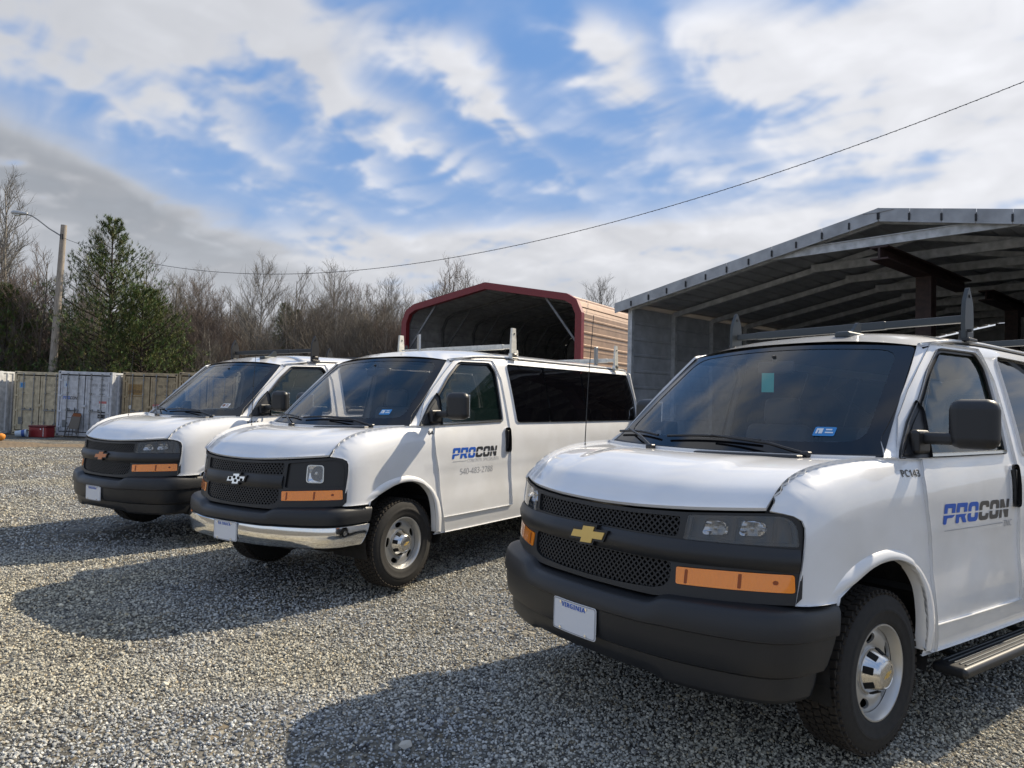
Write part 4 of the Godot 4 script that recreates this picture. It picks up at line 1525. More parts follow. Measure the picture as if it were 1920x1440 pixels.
func van_materials() -> void:
	var w := mat("white_paint", Color(0.78, 0.79, 0.80), 0.42)
	w.clearcoat_enabled = true
	w.clearcoat = 1.0
	w.clearcoat_roughness = 0.03
	var dust := noise_tex(31, 0.006, 5, Color(0.945, 0.94, 0.93), Color(1, 1, 1))
	w.albedo_texture = dust
	w.uv1_triplanar = true
	w.uv1_scale = Vector3.ONE * 0.7
	var p := mat("black_plastic", Color(0.014, 0.015, 0.017), 0.42)
	p.normal_enabled = true
	p.normal_texture = noise_tex(5, 0.09, 2, Color.BLACK, Color.WHITE, 256, FastNoiseLite.TYPE_CELLULAR, true, 1.5)
	p.normal_scale = 0.25
	p.uv1_triplanar = true
	p.uv1_scale = Vector3.ONE * 9.0
	mat("grille_black", Color(0.008, 0.008, 0.009), 0.5)
	mat("trim_black", Color(0.012, 0.012, 0.013), 0.35)
	mat("frit_black", Color(0.004, 0.004, 0.005), 0.06)
	mat("gap_black", Color(0.006, 0.006, 0.006), 0.9)
	mat("chrome", Color(0.80, 0.80, 0.79), 0.09, 1.0)
	mat("steel_silver", Color(0.50, 0.50, 0.49), 0.36, 0.75)
	mat("hub_metal", Color(0.62, 0.61, 0.59), 0.2, 0.95)
	mat("reflector", Color(0.85, 0.86, 0.88), 0.12, 1.0)
	mat("lamp_dark", Color(0.045, 0.048, 0.052), 0.3)
	var am := mat("amber", Color(1.0, 0.27, 0.004), 0.16)
	am.clearcoat_enabled = true
	am.clearcoat_roughness = 0.02
	am.backlight_enabled = true
	am.backlight = Color(0.3, 0.12, 0.01)
	am.normal_enabled = true
	var gt := GradientTexture2D.new()
	gt.width = 32
	gt.height = 8
	var gg := Gradient.new()
	gg.set_color(0, Color(0.42, 0.5, 0.95))
	gg.set_color(1, Color(0.58, 0.5, 0.95))
	gt.gradient = gg
	am.normal_texture = gt
	am.uv1_triplanar = true
	am.uv1_scale = Vector3.ONE * 55.0
	mat("amber_dark", Color(0.30, 0.06, 0.003), 0.3)
	mat("gold", Color(0.72, 0.50, 0.16), 0.34, 0.55)
	mat("faded_orange", Color(0.62, 0.24, 0.10), 0.5, 0.1)
	mat("bright_rim", Color(0.62, 0.60, 0.55), 0.25, 0.9)
	var ty := mat("tyre", Color(0.021, 0.020, 0.019), 0.82)
	weather(ty, 77, 0.7, 1.0, 4.0)
	weather(mat("tyre_dusty", Color(0.045, 0.036, 0.027), 0.9), 78, 0.45, 1.0, 5.0)
	glass("clear_glass", Color(0.035, 0.062, 0.070), 0.16).metallic_specular = 0.7
	glass("door_glass", Color(0.012, 0.030, 0.026), 0.32).metallic_specular = 0.7
	glass("dark_glass", Color(0.002, 0.002, 0.003), 0.95)
	glass("lamp_glass", Color(0.10, 0.11, 0.12), 0.35, 0.03)
	mat("blue_print", Color(0.002, 0.085, 0.46), 0.5)
	mat("grey_print", Color(0.035, 0.037, 0.042), 0.35)
	mat("light_print", Color(0.30, 0.31, 0.33), 0.4)
	mat("interior_dark", Color(0.02, 0.021, 0.023), 0.75)
	mat("interior_grey", Color(0.040, 0.044, 0.048), 0.8)
	mat("interior_light", Color(0.13, 0.13, 0.125), 0.85)
	weather(mat("underbody", Color(0.02, 0.019, 0.018), 0.9), 12, 0.5, 1.0, 2.0)
	mat("plate_white", Color(0.72, 0.73, 0.75), 0.35)
	mat("sticker_blue", Color(0.03, 0.22, 0.52), 0.5)
	mat("sticker_white", Color(0.7, 0.72, 0.72), 0.5)
	mat("tag_teal", Color(0.05, 0.42, 0.38), 0.6)
	weather(mat("rack_white", Color(0.74, 0.72, 0.64), 0.45), 41, 0.85, 1.0, 3.0)
	mat("rack_dark", Color(0.05, 0.058, 0.062), 0.42, 0.3)
	mat("rack_black", Color(0.013, 0.014, 0.016), 0.45)
	mat("rust", Color(0.20, 0.07, 0.025), 0.9)

# flat lettering from a font, laid on a sheet: size is the cap height in metres
func text_tris(s: String, font := "Droid Sans", bold := false) -> Array:
	var f := SystemFont.new()
	f.font_names = PackedStringArray([font])
	if bold: f.font_weight = 700
	var t := TextMesh.new()
	t.text = s
	t.font = f
	t.font_size = 64
	t.pixel_size = 1.0 / 46.0
	t.depth = 0.0
	t.curve_step = 2.0
	t.horizontal_alignment = HORIZONTAL_ALIGNMENT_LEFT
	t.vertical_alignment = VERTICAL_ALIGNMENT_BOTTOM
	var a := t.get_mesh_arrays()
	var v: PackedVector3Array = a[Mesh.ARRAY_VERTEX]
	var idx: PackedInt32Array = a[Mesh.ARRAY_INDEX] if a[Mesh.ARRAY_INDEX] != null else PackedInt32Array(range(v.size()))
	var o := PackedVector2Array()
	var lo := Vector2(1e9, 1e9)
	var hi := Vector2(-1e9, -1e9)
	for i in idx:
		var p := Vector2(v[i].x, v[i].y)
		o.append(p)
		lo = lo.min(p)
		hi = hi.max(p)
	return [o, lo, hi]

func lettering(mb: MB, s: String, rect: Rect2, map: Callable, nrm: Vector3, bold := false, shear := 0.0, font := "Droid Sans") -> void:   # fills rect exactly
	var t := text_tris(s, font, bold)
	var o: PackedVector2Array = t[0]
	var lo: Vector2 = t[1]
	var sz: Vector2 = t[2] - lo
	for i in range(0, o.size() - 2, 3):
		var q := []
		for k in 3:
			var p: Vector2 = (o[i + k] - lo) / sz
			p = rect.position + Vector2(p.x * rect.size.x + shear * p.y * rect.size.y, p.y * rect.size.y)
			q.append(map.call(p))
		mb.tri(q[0], q[1], q[2], nrm, nrm, nrm)

func logo_shapes() -> Array:          # P R O C O N as outlines with holes, unit height, pitch 1.0
	var s := 0.27
	var out := []
	var ring := rounded(v2([0, 0, 0.9, 0, 0.9, 1, 0, 1]), 0.24)
	var hole := rounded(v2([s, s * 0.8, 0.9 - s, s * 0.8, 0.9 - s, 1 - s * 0.8, s, 1 - s * 0.8]), 0.1)
	out.append([rounded(v2([0, 0, s, 0, s, 0.3, 0.72, 0.3, 0.9, 0.42, 0.9, 1, 0, 1]), 0.1), [v2([s, 0.5, 0.9 - s, 0.5, 0.9 - s, 1 - s * 0.8, s, 1 - s * 0.8])]])
	out.append([rounded(v2([0, 0, s, 0, s, 0.3, 0.42, 0.3, 0.62, 0, 0.94, 0, 0.72, 0.32, 0.9, 0.45, 0.9, 1, 0, 1]), 0.08), [v2([s, 0.5, 0.9 - s, 0.5, 0.9 - s, 1 - s * 0.8, s, 1 - s * 0.8])]])
	out.append([ring, [hole]])
	out.append([ring, [hole, v2([0.6, 0.34, 1.2, 0.34, 1.2, 0.66, 0.6, 0.66])]])
	out.append([ring, [hole]])
	out.append([v2([0, 0, s * 0.9, 0, s * 0.9, 0.62, 0.6, 0, 0.9, 0, 0.9, 1, 0.9 - s * 0.9, 1, 0.9 - s * 0.9, 0.4, 0.32, 1, 0, 1]), []])
	return out

func logo(blue: MB, grey: MB, rect: Rect2, map: Callable, flip: float) -> void:
	var shapes := logo_shapes()
	var slit := v2([-1, 0.44, 8, 0.44, 8, 0.53, -1, 0.53])
	for i in 6:
		var m := func(p: Vector2) -> Vector3:
			return map.call(rect.position + Vector2((i + p.x + 0.16 * p.y) / 6.06 * rect.size.x, p.y * rect.size.y))
		(blue if i < 3 else grey).patch(shapes[i][0], shapes[i][1] + [slit], 0.34, m, flip)

func make_wheel() -> Node3D:          # faces +x, centred on the hub
	var w := Node3D.new()
	var b := MB.new()
	var R := 0.385
	b.lathe([[-0.10, 0.222], [-0.118, 0.25], [-0.122, 0.30], [-0.112, 0.348], [-0.096, 0.368], [-0.09, 0.372], [0.09, 0.372], [0.096, 0.368], [0.112, 0.348], [0.119, 0.315], [0.122, 0.300], [0.1235, 0.298], [0.1235, 0.288], [0.122, 0.286], [0.119, 0.252], [0.113, 0.232], [0.102, 0.221]], 72)
	b.mir = false
	part("tyre", b, mats["tyre"], w)
	var tr := MB.new()
	for row in 5:
		var x0: float = [-0.092, -0.052, -0.011, 0.030, 0.068][row]
		var wd: float = [0.034, 0.034, 0.034, 0.034, 0.034][row]
		for k in 58:
			var a := TAU * (k + 0.5 * (row % 2)) / 58
			var bs := Basis(Vector3.RIGHT, a) * Basis(Vector3.UP, 0.25 * (1 if row % 2 == 0 else -1))
			tr.box(Basis(Vector3.RIGHT, a) * Vector3(x0 + 0.011, 0.375, 0), Vector3(wd, 0.016, 0.031), bs)
	for k in 58:
		for s in [-1, 1]:
			var a := TAU * (k + (0.25 if s > 0 else 0.75)) / 58
			tr.box(Basis(Vector3.RIGHT, a) * Vector3(0.0995 * s, 0.361, 0), Vector3(0.010, 0.024, 0.026), Basis(Vector3.RIGHT, a) * Basis(Vector3.BACK, -0.5 * s))
	part("tread", tr, mats["tyre_dusty"], w)
	var r := MB.new()
	r.lathe([[0.060, 0.212], [0.088, 0.216], [0.104, 0.226], [0.110, 0.224], [0.110, 0.217], [0.100, 0.210], [0.085, 0.204], [0.066, 0.196]], 60)
	var dish := Lut.new([[0.0, 0.050], [0.09, 0.052], [0.105, 0.060], [0.13, 0.072], [0.155, 0.074], [0.18, 0.068], [0.197, 0.062], [0.21, 0.066]])
	var dm := func(p: Vector2) -> Vector3: return Vector3(dish.at(p.length()), p.y, p.x)
	var holes := []
	for k in 5:
		var a := TAU * k / 5 + 0.5
		var h := PackedVector2Array()
		for j in 24:
			var t := TAU * j / 24
			var rr := 0.158 + 0.025 * sin(t) * (1.0 + 0.1 * cos(2 * t))
			var aa := a + (0.25 + 0.03 * sin(t)) * cos(t)
			h.append(Vector2.from_angle(aa) * rr)
		holes.append(h)
	r.patch(circle(Vector2.ZERO, 0.199, 60), holes, 0.02, dm, -1.0, 0.012)
	part("rim", r, mats["steel_silver"], w)
	var d := MB.new()
	d.lathe([[0.01, 0.20], [0.012, 0.0]], 30)
	d.lathe([[-0.10, 0.222], [-0.10, 0.20], [0.01, 0.20]], 30)
	part("brake_drum", d, mats["gap_black"], w)
	var hub := MB.new()
	hub.lathe([[0.050, 0.112], [0.066, 0.111], [0.080, 0.104], [0.120, 0.080], [0.134, 0.070], [0.139, 0.064], [0.137, 0.060], [0.140, 0.052], [0.143, 0.040], [0.143, 0.0]], 48)
	part("hub_cap", hub, mats["hub_metal"], w)
	for k in 8:
		var nut := MB.new()
		var a := TAU * k / 8 + 0.2
		nut.rbox(Basis(Vector3.RIGHT, a) * Vector3(0.0965, 0.0935, 0), Vector3(0.046, 0.010, 0.034), 0.0046, Basis(Vector3.RIGHT, a) * Basis(Vector3.BACK, -0.535))
		part("lug_slot", nut, mats["gap_black"], w)
	var bad := MB.new()
	var cross := PackedVector2Array()
	for i in range(0, BOW.size(), 2): cross.append(Vector2(BOW[i], BOW[i + 1]) * 0.28)
	bad.prism(cross, Vector3(0.1425, 0, 0), Vector3.FORWARD, Vector3.UP, Vector3(0.002, 0, 0))
	part("hub_badge", bad, mats["gold"], w)
	return w

func make_mirror() -> Node3D:
	var m := Node3D.new()
	var b := MB.new()
	b.rbox(Vector3(1.180, 1.524, -0.42), Vector3(0.215, 0.240, 0.11), 0.055, Basis(Vector3.UP, 0.12))
	part("housing", b, mats["black_plastic"], m)
	var a := MB.new()
	a.rbox(Vector3(1.02, 1.450, -0.395), Vector3(0.18, 0.060, 0.06), 0.022, Basis(Vector3.BACK, 0.0))
	a.rbox(Vector3(0.950, 1.43, -0.385), Vector3(0.05, 0.12, 0.14), 0.02)
	part("arm", a, mats["black_plastic"], m)
	var g := MB.new()
	g.rbox(Vector3(1.176, 1.524, -0.474), Vector3(0.18, 0.20, 0.012), 0.005, Basis(Vector3.UP, 0.12))
	part("mirror_glass", g, mats["chrome"], m)
	return m

const OPENING := [0.435, 0.2, 0.435, 0.70, 0.414, 0.764, 0.335, 0.803, 0.252, 0.836, 0.172, 0.864, 0.092, 0.881, 0.012, 0.887, -0.065, 0.882, -0.135, 0.865, -0.201, 0.836, -0.255, 0.795, -0.296, 0.743, -0.322, 0.675, -0.338, 0.599, -0.350, 0.53, -0.360, 0.47, -0.372, 0.42, -0.38, 0.2]
const LIP := [0.470, 0.765, 0.448, 0.795, 0.378, 0.846, 0.300, 0.886, 0.210, 0.914, 0.115, 0.931, 0.015, 0.937, -0.085, 0.924, -0.175, 0.894, -0.255, 0.849, -0.325, 0.794, -0.372, 0.732, -0.407, 0.668, -0.425, 0.605, -0.437, 0.54, -0.446, 0.47, -0.455, 0.41]

func arch_poly(dz: float) -> PackedVector2Array:     # wheel opening, open downwards
	var o := v2(OPENING)
	for i in o.size(): o[i].x += dz
	return o

func flare(mb: MB, dz: float) -> void:    # the raised lip round a wheel opening
	var out := Curve2D.new()
	var inn := Curve2D.new()
	for i in range(0, LIP.size(), 2): out.add_point(Vector2(LIP[i], LIP[i + 1]))
	for i in range(4, OPENING.size() - 2, 2): inn.add_point(Vector2(OPENING[i], OPENING[i + 1]))
	var prof := [[0.0, -0.001], [0.10, 0.006], [0.30, 0.016], [0.62, 0.021], [0.9, 0.020], [1.0, 0.012], [1.02, -0.045]]
	var n := 52
	var start := mb.v.size()
	var rows := []
	for i in n + 1:
		var t := float(i) / n
		var a := out.sample_baked(t * out.get_baked_length(), true)
		var b := inn.sample_baked(t * inn.get_baked_length(), true)
		var fade := smoothstep(0.0, 0.12, t)
		var row := []
		for q in prof:
			var p := a.lerp(b, q[0]) + Vector2(dz, 0)
			row.append(Vector3(side_x(p.x, p.y) + (q[1] * fade if q[1] > 0 else q[1]), p.y, p.x))
		rows.append(row)
	for i in n:
		for k in prof.size() - 1: mb.quad(rows[i][k], rows[i + 1][k], rows[i + 1][k + 1], rows[i][k + 1])
	mb.smooth(start, 55)

func z_gap(y: float) -> float: return l_gap.at(y)
var l_gap: Lut
var van_shell: Node3D
var wheel_proto: Node3D
var mirror_proto: Node3D

func build_shell() -> Node3D:
	l_gap = Lut.new([[0.40, -0.50], [0.565, -0.441], [0.69, -0.409], [0.764, -0.399], [0.904, -0.386], [0.987, -0.368], [1.06, -0.343], [1.15, -0.325], [1.232, -0.321], [1.345, -0.366]])
	var van := Node3D.new()
	var white: Material = mats["white_paint"]
	# outlines in (z, y)
	var gapline := []
	for i in 13:
		var y := lerpf(0.40, 1.339, i / 12.0)
		gapline.append(Vector2(l_gap.at(y), y))
	var fender := PackedVector2Array()
	for p in [[0.436, 0.745], [0.646, 0.745], [0.633, 0.85], [0.618, 0.976], [0.611, 1.06], [0.616, 1.088], [0.637, 1.105], [0.665, 1.113], [0.697, 1.118]]: fender.append(Vector2(p[0], p[1]))
	for i in range(1, 15):
		var z := lerpf(0.70, -0.05, i / 14.0)
		fender.append(Vector2(z, y_belt(z) - 0.0001))
	for p in [[-0.10, 1.338], [-0.22, 1.338]]: fender.append(Vector2(p[0], p[1]))
	for i in range(12, -1, -1): fender.append(gapline[i] + Vector2(0.002, -0.001))
	fender.append(Vector2(-0.45, 0.40))
	var front_arch := arch_poly(0.0)
	var rear_arch := arch_poly(-3.43)
	var window := rounded(v2([-0.203, 1.345, -0.37, 1.522, -0.512, 1.645, -0.685, 1.807, -0.86, 1.940, -1.335, 1.953, -1.405, 1.87, -1.375, 1.377, -0.9, 1.364, -0.40, 1.352]), 0.035)
	var door := PackedVector2Array()
	for i in range(2, 13): door.append(gapline[i] + Vector2(-0.002, 0))
	door[0] = Vector2(l_gap.at(0.54), 0.54)
	for p in [[-0.18, 1.338], [-0.335, 1.545], [-0.49, 1.690], [-0.66, 1.832], [-0.835, 1.970], [-1.40, 1.985], [-1.475, 1.80], [-1.475, 1.40], [-1.475, 1.05], [-1.497, 0.70], [-1.515, 0.54]]: door.append(Vector2(p[0], p[1]))
	if Geometry2D.is_polygon_clockwise(door): door.reverse()
	if Geometry2D.is_polygon_clockwise(fender): fender.reverse()
	var wins := [
		rounded(v2([-1.634, 1.950, -1.629, 1.370, -2.303, 1.368, -2.357, 1.964]), 0.035),
		rounded(v2([-2.369, 1.964, -2.315, 1.368, -3.142, 1.367, -3.225, 1.968]), 0.012),
		rounded(v2([-3.237, 1.968, -3.154, 1.367, -4.58, 1.366, -4.655, 1.62, -4.60, 1.960]), 0.06)]
	var hole := rounded(v2([-1.622, 1.962, -1.617, 1.358, -4.592, 1.354, -4.670, 1.62, -4.612, 1.972]), 0.05)
	var body := PackedVector2Array([Vector2(-0.05, 1.29), Vector2(-0.078, 1.338)])
	for i in 9: body.append(Vector2(-0.090, 1.340).lerp(Vector2(-0.769, 1.962), i / 8.0))
	for i in range(1, 9):
		var d := 0.85 * i / 8.0
		body.append(Vector2(-0.776 - d, l_rail.at(d)))
	for p in [[-3.0, 2.047], [-4.70, 2.056], [-4.74, 2.02], [-4.775, 1.7], [-4.79, 1.37], [-4.80, 1.0], [-4.80, 0.44], [-4.75, 0.40], [-0.30, 0.40], [-0.30, 1.29]]: body.append(Vector2(p[0], p[1]))
	if Geometry2D.is_polygon_clockwise(body): body.reverse()
	# --- sheet metal
	var b := MB.new()
	var f := [MB.new(), MB.new()]
	var dr := [MB.new(), MB.new()]
	for s in 2:
		b.mir = s == 1
		f[s].mir = s == 1
		dr[s].mir = s == 1
		b.patch(body, [grow(door, 0.0012), grow(fender, 0.002), grow(window, 0.006), hole, rear_arch, front_arch], 0.07, side_map(), 1.0, 0.014)
		f[s].patch(fender, [front_arch], 0.045, side_map(), 1.0, 0.012)
		flare(f[s], 0.0)
		dr[s].patch(door, [grow(window, 0.004), rounded(v2([-1.385, 1.072, -1.385, 1.313, -1.471, 1.313, -1.471, 1.072]), 0.03)], 0.06, side_map(), 1.0, 0.012)
		flare(b, -3.43)
	b.mir = false
	# tail: a sheet from side to side with door and windows in it
	var tail := func(p: Vector2) -> Vector3:
		var k := 1.0 - 0.13 * pow(absf(p.x) / 0.95, 8.0)
		return Vector3(p.x, p.y, -4.80 - 0.03 * k + 0.10 * smoothstep(1.35, 2.05, p.y))
	b.patch(rounded(v2([-0.90, 0.42, 0.90, 0.42, 0.92, 1.3, 0.80, 2.02, -0.80, 2.02, -0.92, 1.3]), 0.05), [rounded(v2([-0.78, 1.38, 0.78, 1.38, 0.68, 1.90, -0.68, 1.90]), 0.06)], 0.15, tail, 1.0 if false else -1.0, 0.02)
	var body_node := part("body", b, white, van)
	var rf := MB.new()
	rf.patch(v2([-1, 0, 1, 0, 1, 1, -1, 1]), [], 0.05, func(p: Vector2) -> Vector3: return roof_pt(p.x, p.y), -1.0)
	part("roof", rf, white, body_node)
	var tg := MB.new()
	tg.patch(rounded(v2([-0.78, 1.38, 0.78, 1.38, 0.68, 1.90, -0.68, 1.90]), 0.06), [], 0.3, tail, -1.0)
	part("rear_window", tg, mats["dark_glass"], van)
	for s in 2: part("fender", f[s], white, van)
	# drip rail above the doors
	for s in 2:
		var rail := MB.new()
		var rail2 := MB.new()
		var path := []
		var path2 := []
		for i in 25:
			var d := 3.93 * i / 24.0
			var z := -0.777 - d
			var y := l_rail.at(d)
			path.append(Vector3(side_x(z, y) + 0.004, y + 0.002, z))
			path2.append(Vector3(side_x(z, y - 0.016) + 0.001, y - 0.014, z))
		rail.mir = s == 1
		rail2.mir = s == 1
		rail.tube(path, 0.010, -1, 6)
		rail2.tube(path2, 0.006, -1, 5)
		part("drip_rail", rail, white, body_node)
		part("drip_rail_seal", rail2, mats["gap_black"], body_node)
	# black strips behind the panel gaps
	for s in 2:
		var gp := MB.new()
		gp.mir = s == 1
		gp.patch(grow(door, 0.03), [grow(window, 0.003), grow(door, -0.02), v2([-1.2, 1.37, 0.1, 1.37, 0.1, 2.1, -1.2, 2.1])], 0.1, side_map(-0.016), 1.0)
		gp.patch(grow(fender, 0.02), [grow(fender, -0.02), grow(front_arch, 0.01), v2([0.5, 0.3, 0.9, 0.3, 0.9, 1.3, 0.5, 1.3]), v2([-0.22, 1.40, 0.6, 1.40, 0.6, 1.10, 0.1, 1.27])], 0.1, side_map(-0.018), 1.0)
		var hg := []
		for i in 15: hg.append(hood_pt(1.008, i / 14.0) - Vector3(0.004, 0.014, 0))
		gp.tube(hg, 0.012, -1, 5)
		gp.patch(hole, wins, 0.12, side_map(-0.006), 1.0)                                   # black rubber round the side windows
		part("panel_gap", gp, mats["gap_black"], van)
	# --- hood
	var h := MB.new()
	h.patch(v2([-1, 0, 1, 0, 1, 1, -1, 1]), [], 0.04, func(p: Vector2) -> Vector3: return hood_pt(p.x, p.y), -1.0, 0.016)
	part("hood", h, white, van)
	# --- doors
	for s in 2:
		var dn := part("front_door", dr[s], white, van)
		var g := MB.new()
		g.mir = s == 1
		g.patch(grow(window, 0.012), [], 0.1, side_map(-0.012), 1.0)
		part("window_pane", g, mats["door_glass"], dn)
		var seal := MB.new()
		seal.mir = s == 1
		seal.patch(grow(window, 0.006), [grow(window, -0.016)], 0.1, side_map(-0.004), 1.0, 0.01)
		part("window_seal", seal, mats["trim_black"], dn)
		var sail := MB.new()
		sail.mir = s == 1
		sail.patch(rounded(v2([-0.186, 1.339, -0.352, 1.527, -0.478, 1.640, -0.488, 1.59, -0.462, 1.352]), 0.012), [], 0.1, side_map(0.004), 1.0, 0.014)
		part("mirror_sail", sail, mats["black_plastic"], dn)
		var belt := MB.new()
		belt.mir = s == 1
		belt.patch(v2([-0.47, 1.357, -0.47, 1.375, -1.37, 1.396, -1.37, 1.378]), [], 0.1, side_map(0.003), 1.0, 0.01)
		part("belt_strip", belt, mats["bright_rim"], dn)
		var hd := MB.new()
		hd.mir = s == 1
		hd.patch(rounded(v2([-1.387, 1.074, -1.387, 1.311, -1.469, 1.311, -1.469, 1.074]), 0.03), [], 0.03, side_map(-0.012), 1.0)
		hd.patch(rounded(v2([-1.385, 1.072, -1.385, 1.313, -1.471, 1.313, -1.471, 1.072]), 0.03), [rounded(v2([-1.396, 1.085, -1.396, 1.300, -1.460, 1.300, -1.460, 1.085]), 0.028)], 0.03, side_map(0.005), 1.0, 0.02)
		hd.rbox(Vector3(1.014, 1.205, -1.433), Vector3(0.018, 0.165, 0.030), 0.008)
		part("door_handle", hd, mats["trim_black"], dn)
		var lock := MB.new()
		lock.mir = s == 1
		lock.xf = Transform3D(Basis.IDENTITY, Vector3(1.006, 1.118, -1.433))
		lock.lathe([[0.0, 0.013], [0.008, 0.012], [0.009, 0.0]], 14)
		part("door_lock", lock, mats["chrome"], dn)
	# --- side glass
	for s in 2:
		for w in wins:
			var g := MB.new()
			g.mir = s == 1
			g.patch(w, [], 0.12, side_map(-0.003), 1.0, 0.006)
			part("side_window", g, mats["dark_glass"], van)
	# --- windscreen
	var wpoly := rounded(v2([-1, 0, 1, 0, 1, 1, -1, 1]), 0.05)
	var clear := rounded(v2([-0.895, 0.12, 0.895, 0.12, 0.90, 0.955, -0.90, 0.955]), 0.12)
	var sm := func(off: float) -> Callable:
		return func(p: Vector2) -> Vector3: return screen_pt(p.x, p.y) + Vector3(0.55 * p.x * absf(p.x), 0.60, 0.72) * off
	var ws := MB.new()
	ws.patch(wpoly, [], 0.08, sm.call(0.0), 1.0)
	var wn := part("windshield", ws, mats["clear_glass"], van)
	var fr := MB.new()
	fr.patch(wpoly, [clear], 0.06, sm.call(0.003), 1.0, 0.006)
	part("windshield_border", fr, mats["frit_black"], wn)
	var st := MB.new()
	st.patch(rounded(v2([0.62, 0.165, 0.735, 0.165, 0.735, 0.235, 0.62, 0.235]), 0.01), [], 0.1, sm.call(0.004), 1.0)
	var sticker := part("inspection_sticker", st, mats["sticker_blue"], wn)
	var st2 := MB.new()
	st2.patch(v2([0.632, 0.182, 0.668, 0.182, 0.668, 0.222, 0.632, 0.222]), [v2([0.642, 0.182, 0.648, 0.182, 0.648, 0.207, 0.642, 0.207])], 0.1, sm.call(0.006), 1.0)
	st2.patch(v2([0.682, 0.186, 0.725, 0.186, 0.725, 0.196, 0.682, 0.196]), [], 0.1, sm.call(0.006), 1.0)
	st2.patch(v2([0.682, 0.208, 0.715, 0.208, 0.715, 0.219, 0.682, 0.219]), [], 0.1, sm.call(0.006), 1.0)
	part("sticker_print", st2, mats["sticker_white"], wn)
	# cowl between hood and windscreen, and the wipers
	var cw := MB.new()
	cw.patch(v2([-1, 0, 1, 0, 1, 1, -1, 1]), [], 0.08, func(p: Vector2) -> Vector3:
		var a := hood_pt(clampf(p.x, -1, 1), 1.0) + Vector3(0, -0.018, 0.01)
		var c := screen_pt(p.x * 0.99, 0.03) + Vector3(0, 0.004, 0.012)
		return a.lerp(c, p.y) + Vector3(0, -0.012 * sin(PI * p.y), 0), -1.0)
	cw.rbox(Vector3(0.30, 1.322, 0.115), Vector3(0.62, 0.032, 0.10), 0.016, Basis(Vector3.UP, 0.06) * Basis(Vector3.BACK, 0.02))
	part("cowl_panel", cw, mats["black_plastic"], van)
	for k in 2:
		var wp := MB.new()
		var pivot: Vector3 = [Vector3(0.60, 1.345, 0.045), Vector3(-0.36, 1.335, 0.130)][k]
		var tip: Vector3 = screen_pt([0.02, -0.86][k], [0.115, 0.125][k]) + Vector3(0, 0.022, 0.03)
		wp.tube([pivot, pivot.lerp(tip, 0.35) + Vector3(0, 0.02, 0.012), tip], 0.011, 0.006, 6)
		wp.rbox(pivot, Vector3(0.05, 0.035, 0.05), 0.015)
		var bl := []
		for i in 9:
			var u := lerpf([-0.36, -0.99][k], [0.36, -0.46][k], i / 8.0)
			bl.append(screen_pt(u, [0.10, 0.10][k] + 0.02 * sin(PI * i / 8.0)) + Vector3(0, 0.014, 0.02))
		wp.tube(bl, 0.008, -1, 5)
		part("wiper", wp, mats["trim_black"], van)
	# --- wheels
	wheel_proto = make_wheel()
	for k in 4:
		var w: Node3D = wheel_proto.duplicate()
		var s := 1.0 if k % 2 == 0 else -1.0
		w.name = "wheel" if k == 0 else "wheel_%03d" % k
		van.add_child(w, true)
		w.transform = Transform3D(Basis(Vector3.UP, 0.0 if s > 0 else PI) * Basis(Vector3.RIGHT, [0.35, 1.4, 2.2, 0.9][k]) * Basis.from_scale(Vector3(1.0, 0.97, 0.97)), Vector3(0.845 * s, 0.371, 0.0 if k < 2 else -3.43))
	for s in 2:
		for c in [ARCH, REAR_ARCH]:
			var well := MB.new()
			well.mir = s == 1
			for i in 20:
				var t0 := lerpf(-0.35, PI + 0.35, i / 20.0)
				var t1 := lerpf(-0.35, PI + 0.35, (i + 1) / 20.0)
				var p0: Vector2 = c + Vector2(cos(t0), sin(t0)) * 0.462
				var p1: Vector2 = c + Vector2(cos(t1), sin(t1)) * 0.462
				well.quad(Vector3(0.955, p0.y, p0.x), Vector3(0.955, p1.y, p1.x), Vector3(0.56, p1.y, p1.x), Vector3(0.56, p0.y, p0.x))
			well.box(Vector3(0.55, 0.66, c.x), Vector3(0.02, 0.6, 0.95))
			part("wheel_well", well, mats["underbody"], van)
	var ub := MB.new()
	ub.box(Vector3(0, 0.47, -2.1), Vector3(1.05, 0.16, 5.1))
	ub.box(Vector3(0, 0.46, -1.72), Vector3(1.84, 0.14, 2.4))
	ub.box(Vector3(0, 0.46, -4.3), Vector3(1.80, 0.14, 0.75))
	ub.tube([Vector3(-0.75, 0.36, 0), Vector3(0.75, 0.36, 0)], 0.045)
	ub.tube([Vector3(-0.75, 0.375, -3.43), Vector3(0.75, 0.375, -3.43)], 0.06)
	ub.box(Vector3(0, 0.62, 0.55), Vector3(1.5, 0.5, 0.16))
	ub.box(Vector3(0, 0.90, -0.02), Vector3(1.1, 0.7, 0.06))
	part("underbody", ub, mats["underbody"], van)
	# --- cabin
	var dk := MB.new()
	dk.patch(v2([-0.86, 0, 0.86, 0, 0.86, 1, -0.86, 1]), [], 0.1, func(p: Vector2) -> Vector3:
		var c := 1.0 - pow(absf(p.x) / 0.86, 2.0)
		return Vector3(p.x, 1.325 - 0.02 * c + 0.035 * sin(PI * p.y) - 0.30 * smoothstep(0.75, 1.0, p.y), lerpf(-0.10 + 0.18 * c, -0.55, p.y)), -1.0)
	dk.rbox(Vector3(0.42, 1.31, -0.46), Vector3(0.42, 0.13, 0.16), 0.05)
	part("dashboard", dk, mats["interior_grey"], van)
	var sw := MB.new()
	var ringp := []
	var sb := Transform3D(Basis(Vector3.RIGHT, 0.5), Vector3(0.42, 1.23, -0.62))
	for i in 25: ringp.append(sb * Vector3(cos(TAU * i / 24) * 0.19, sin(TAU * i / 24) * 0.19, 0))
	sw.tube(ringp, 0.016, -1, 7, false)
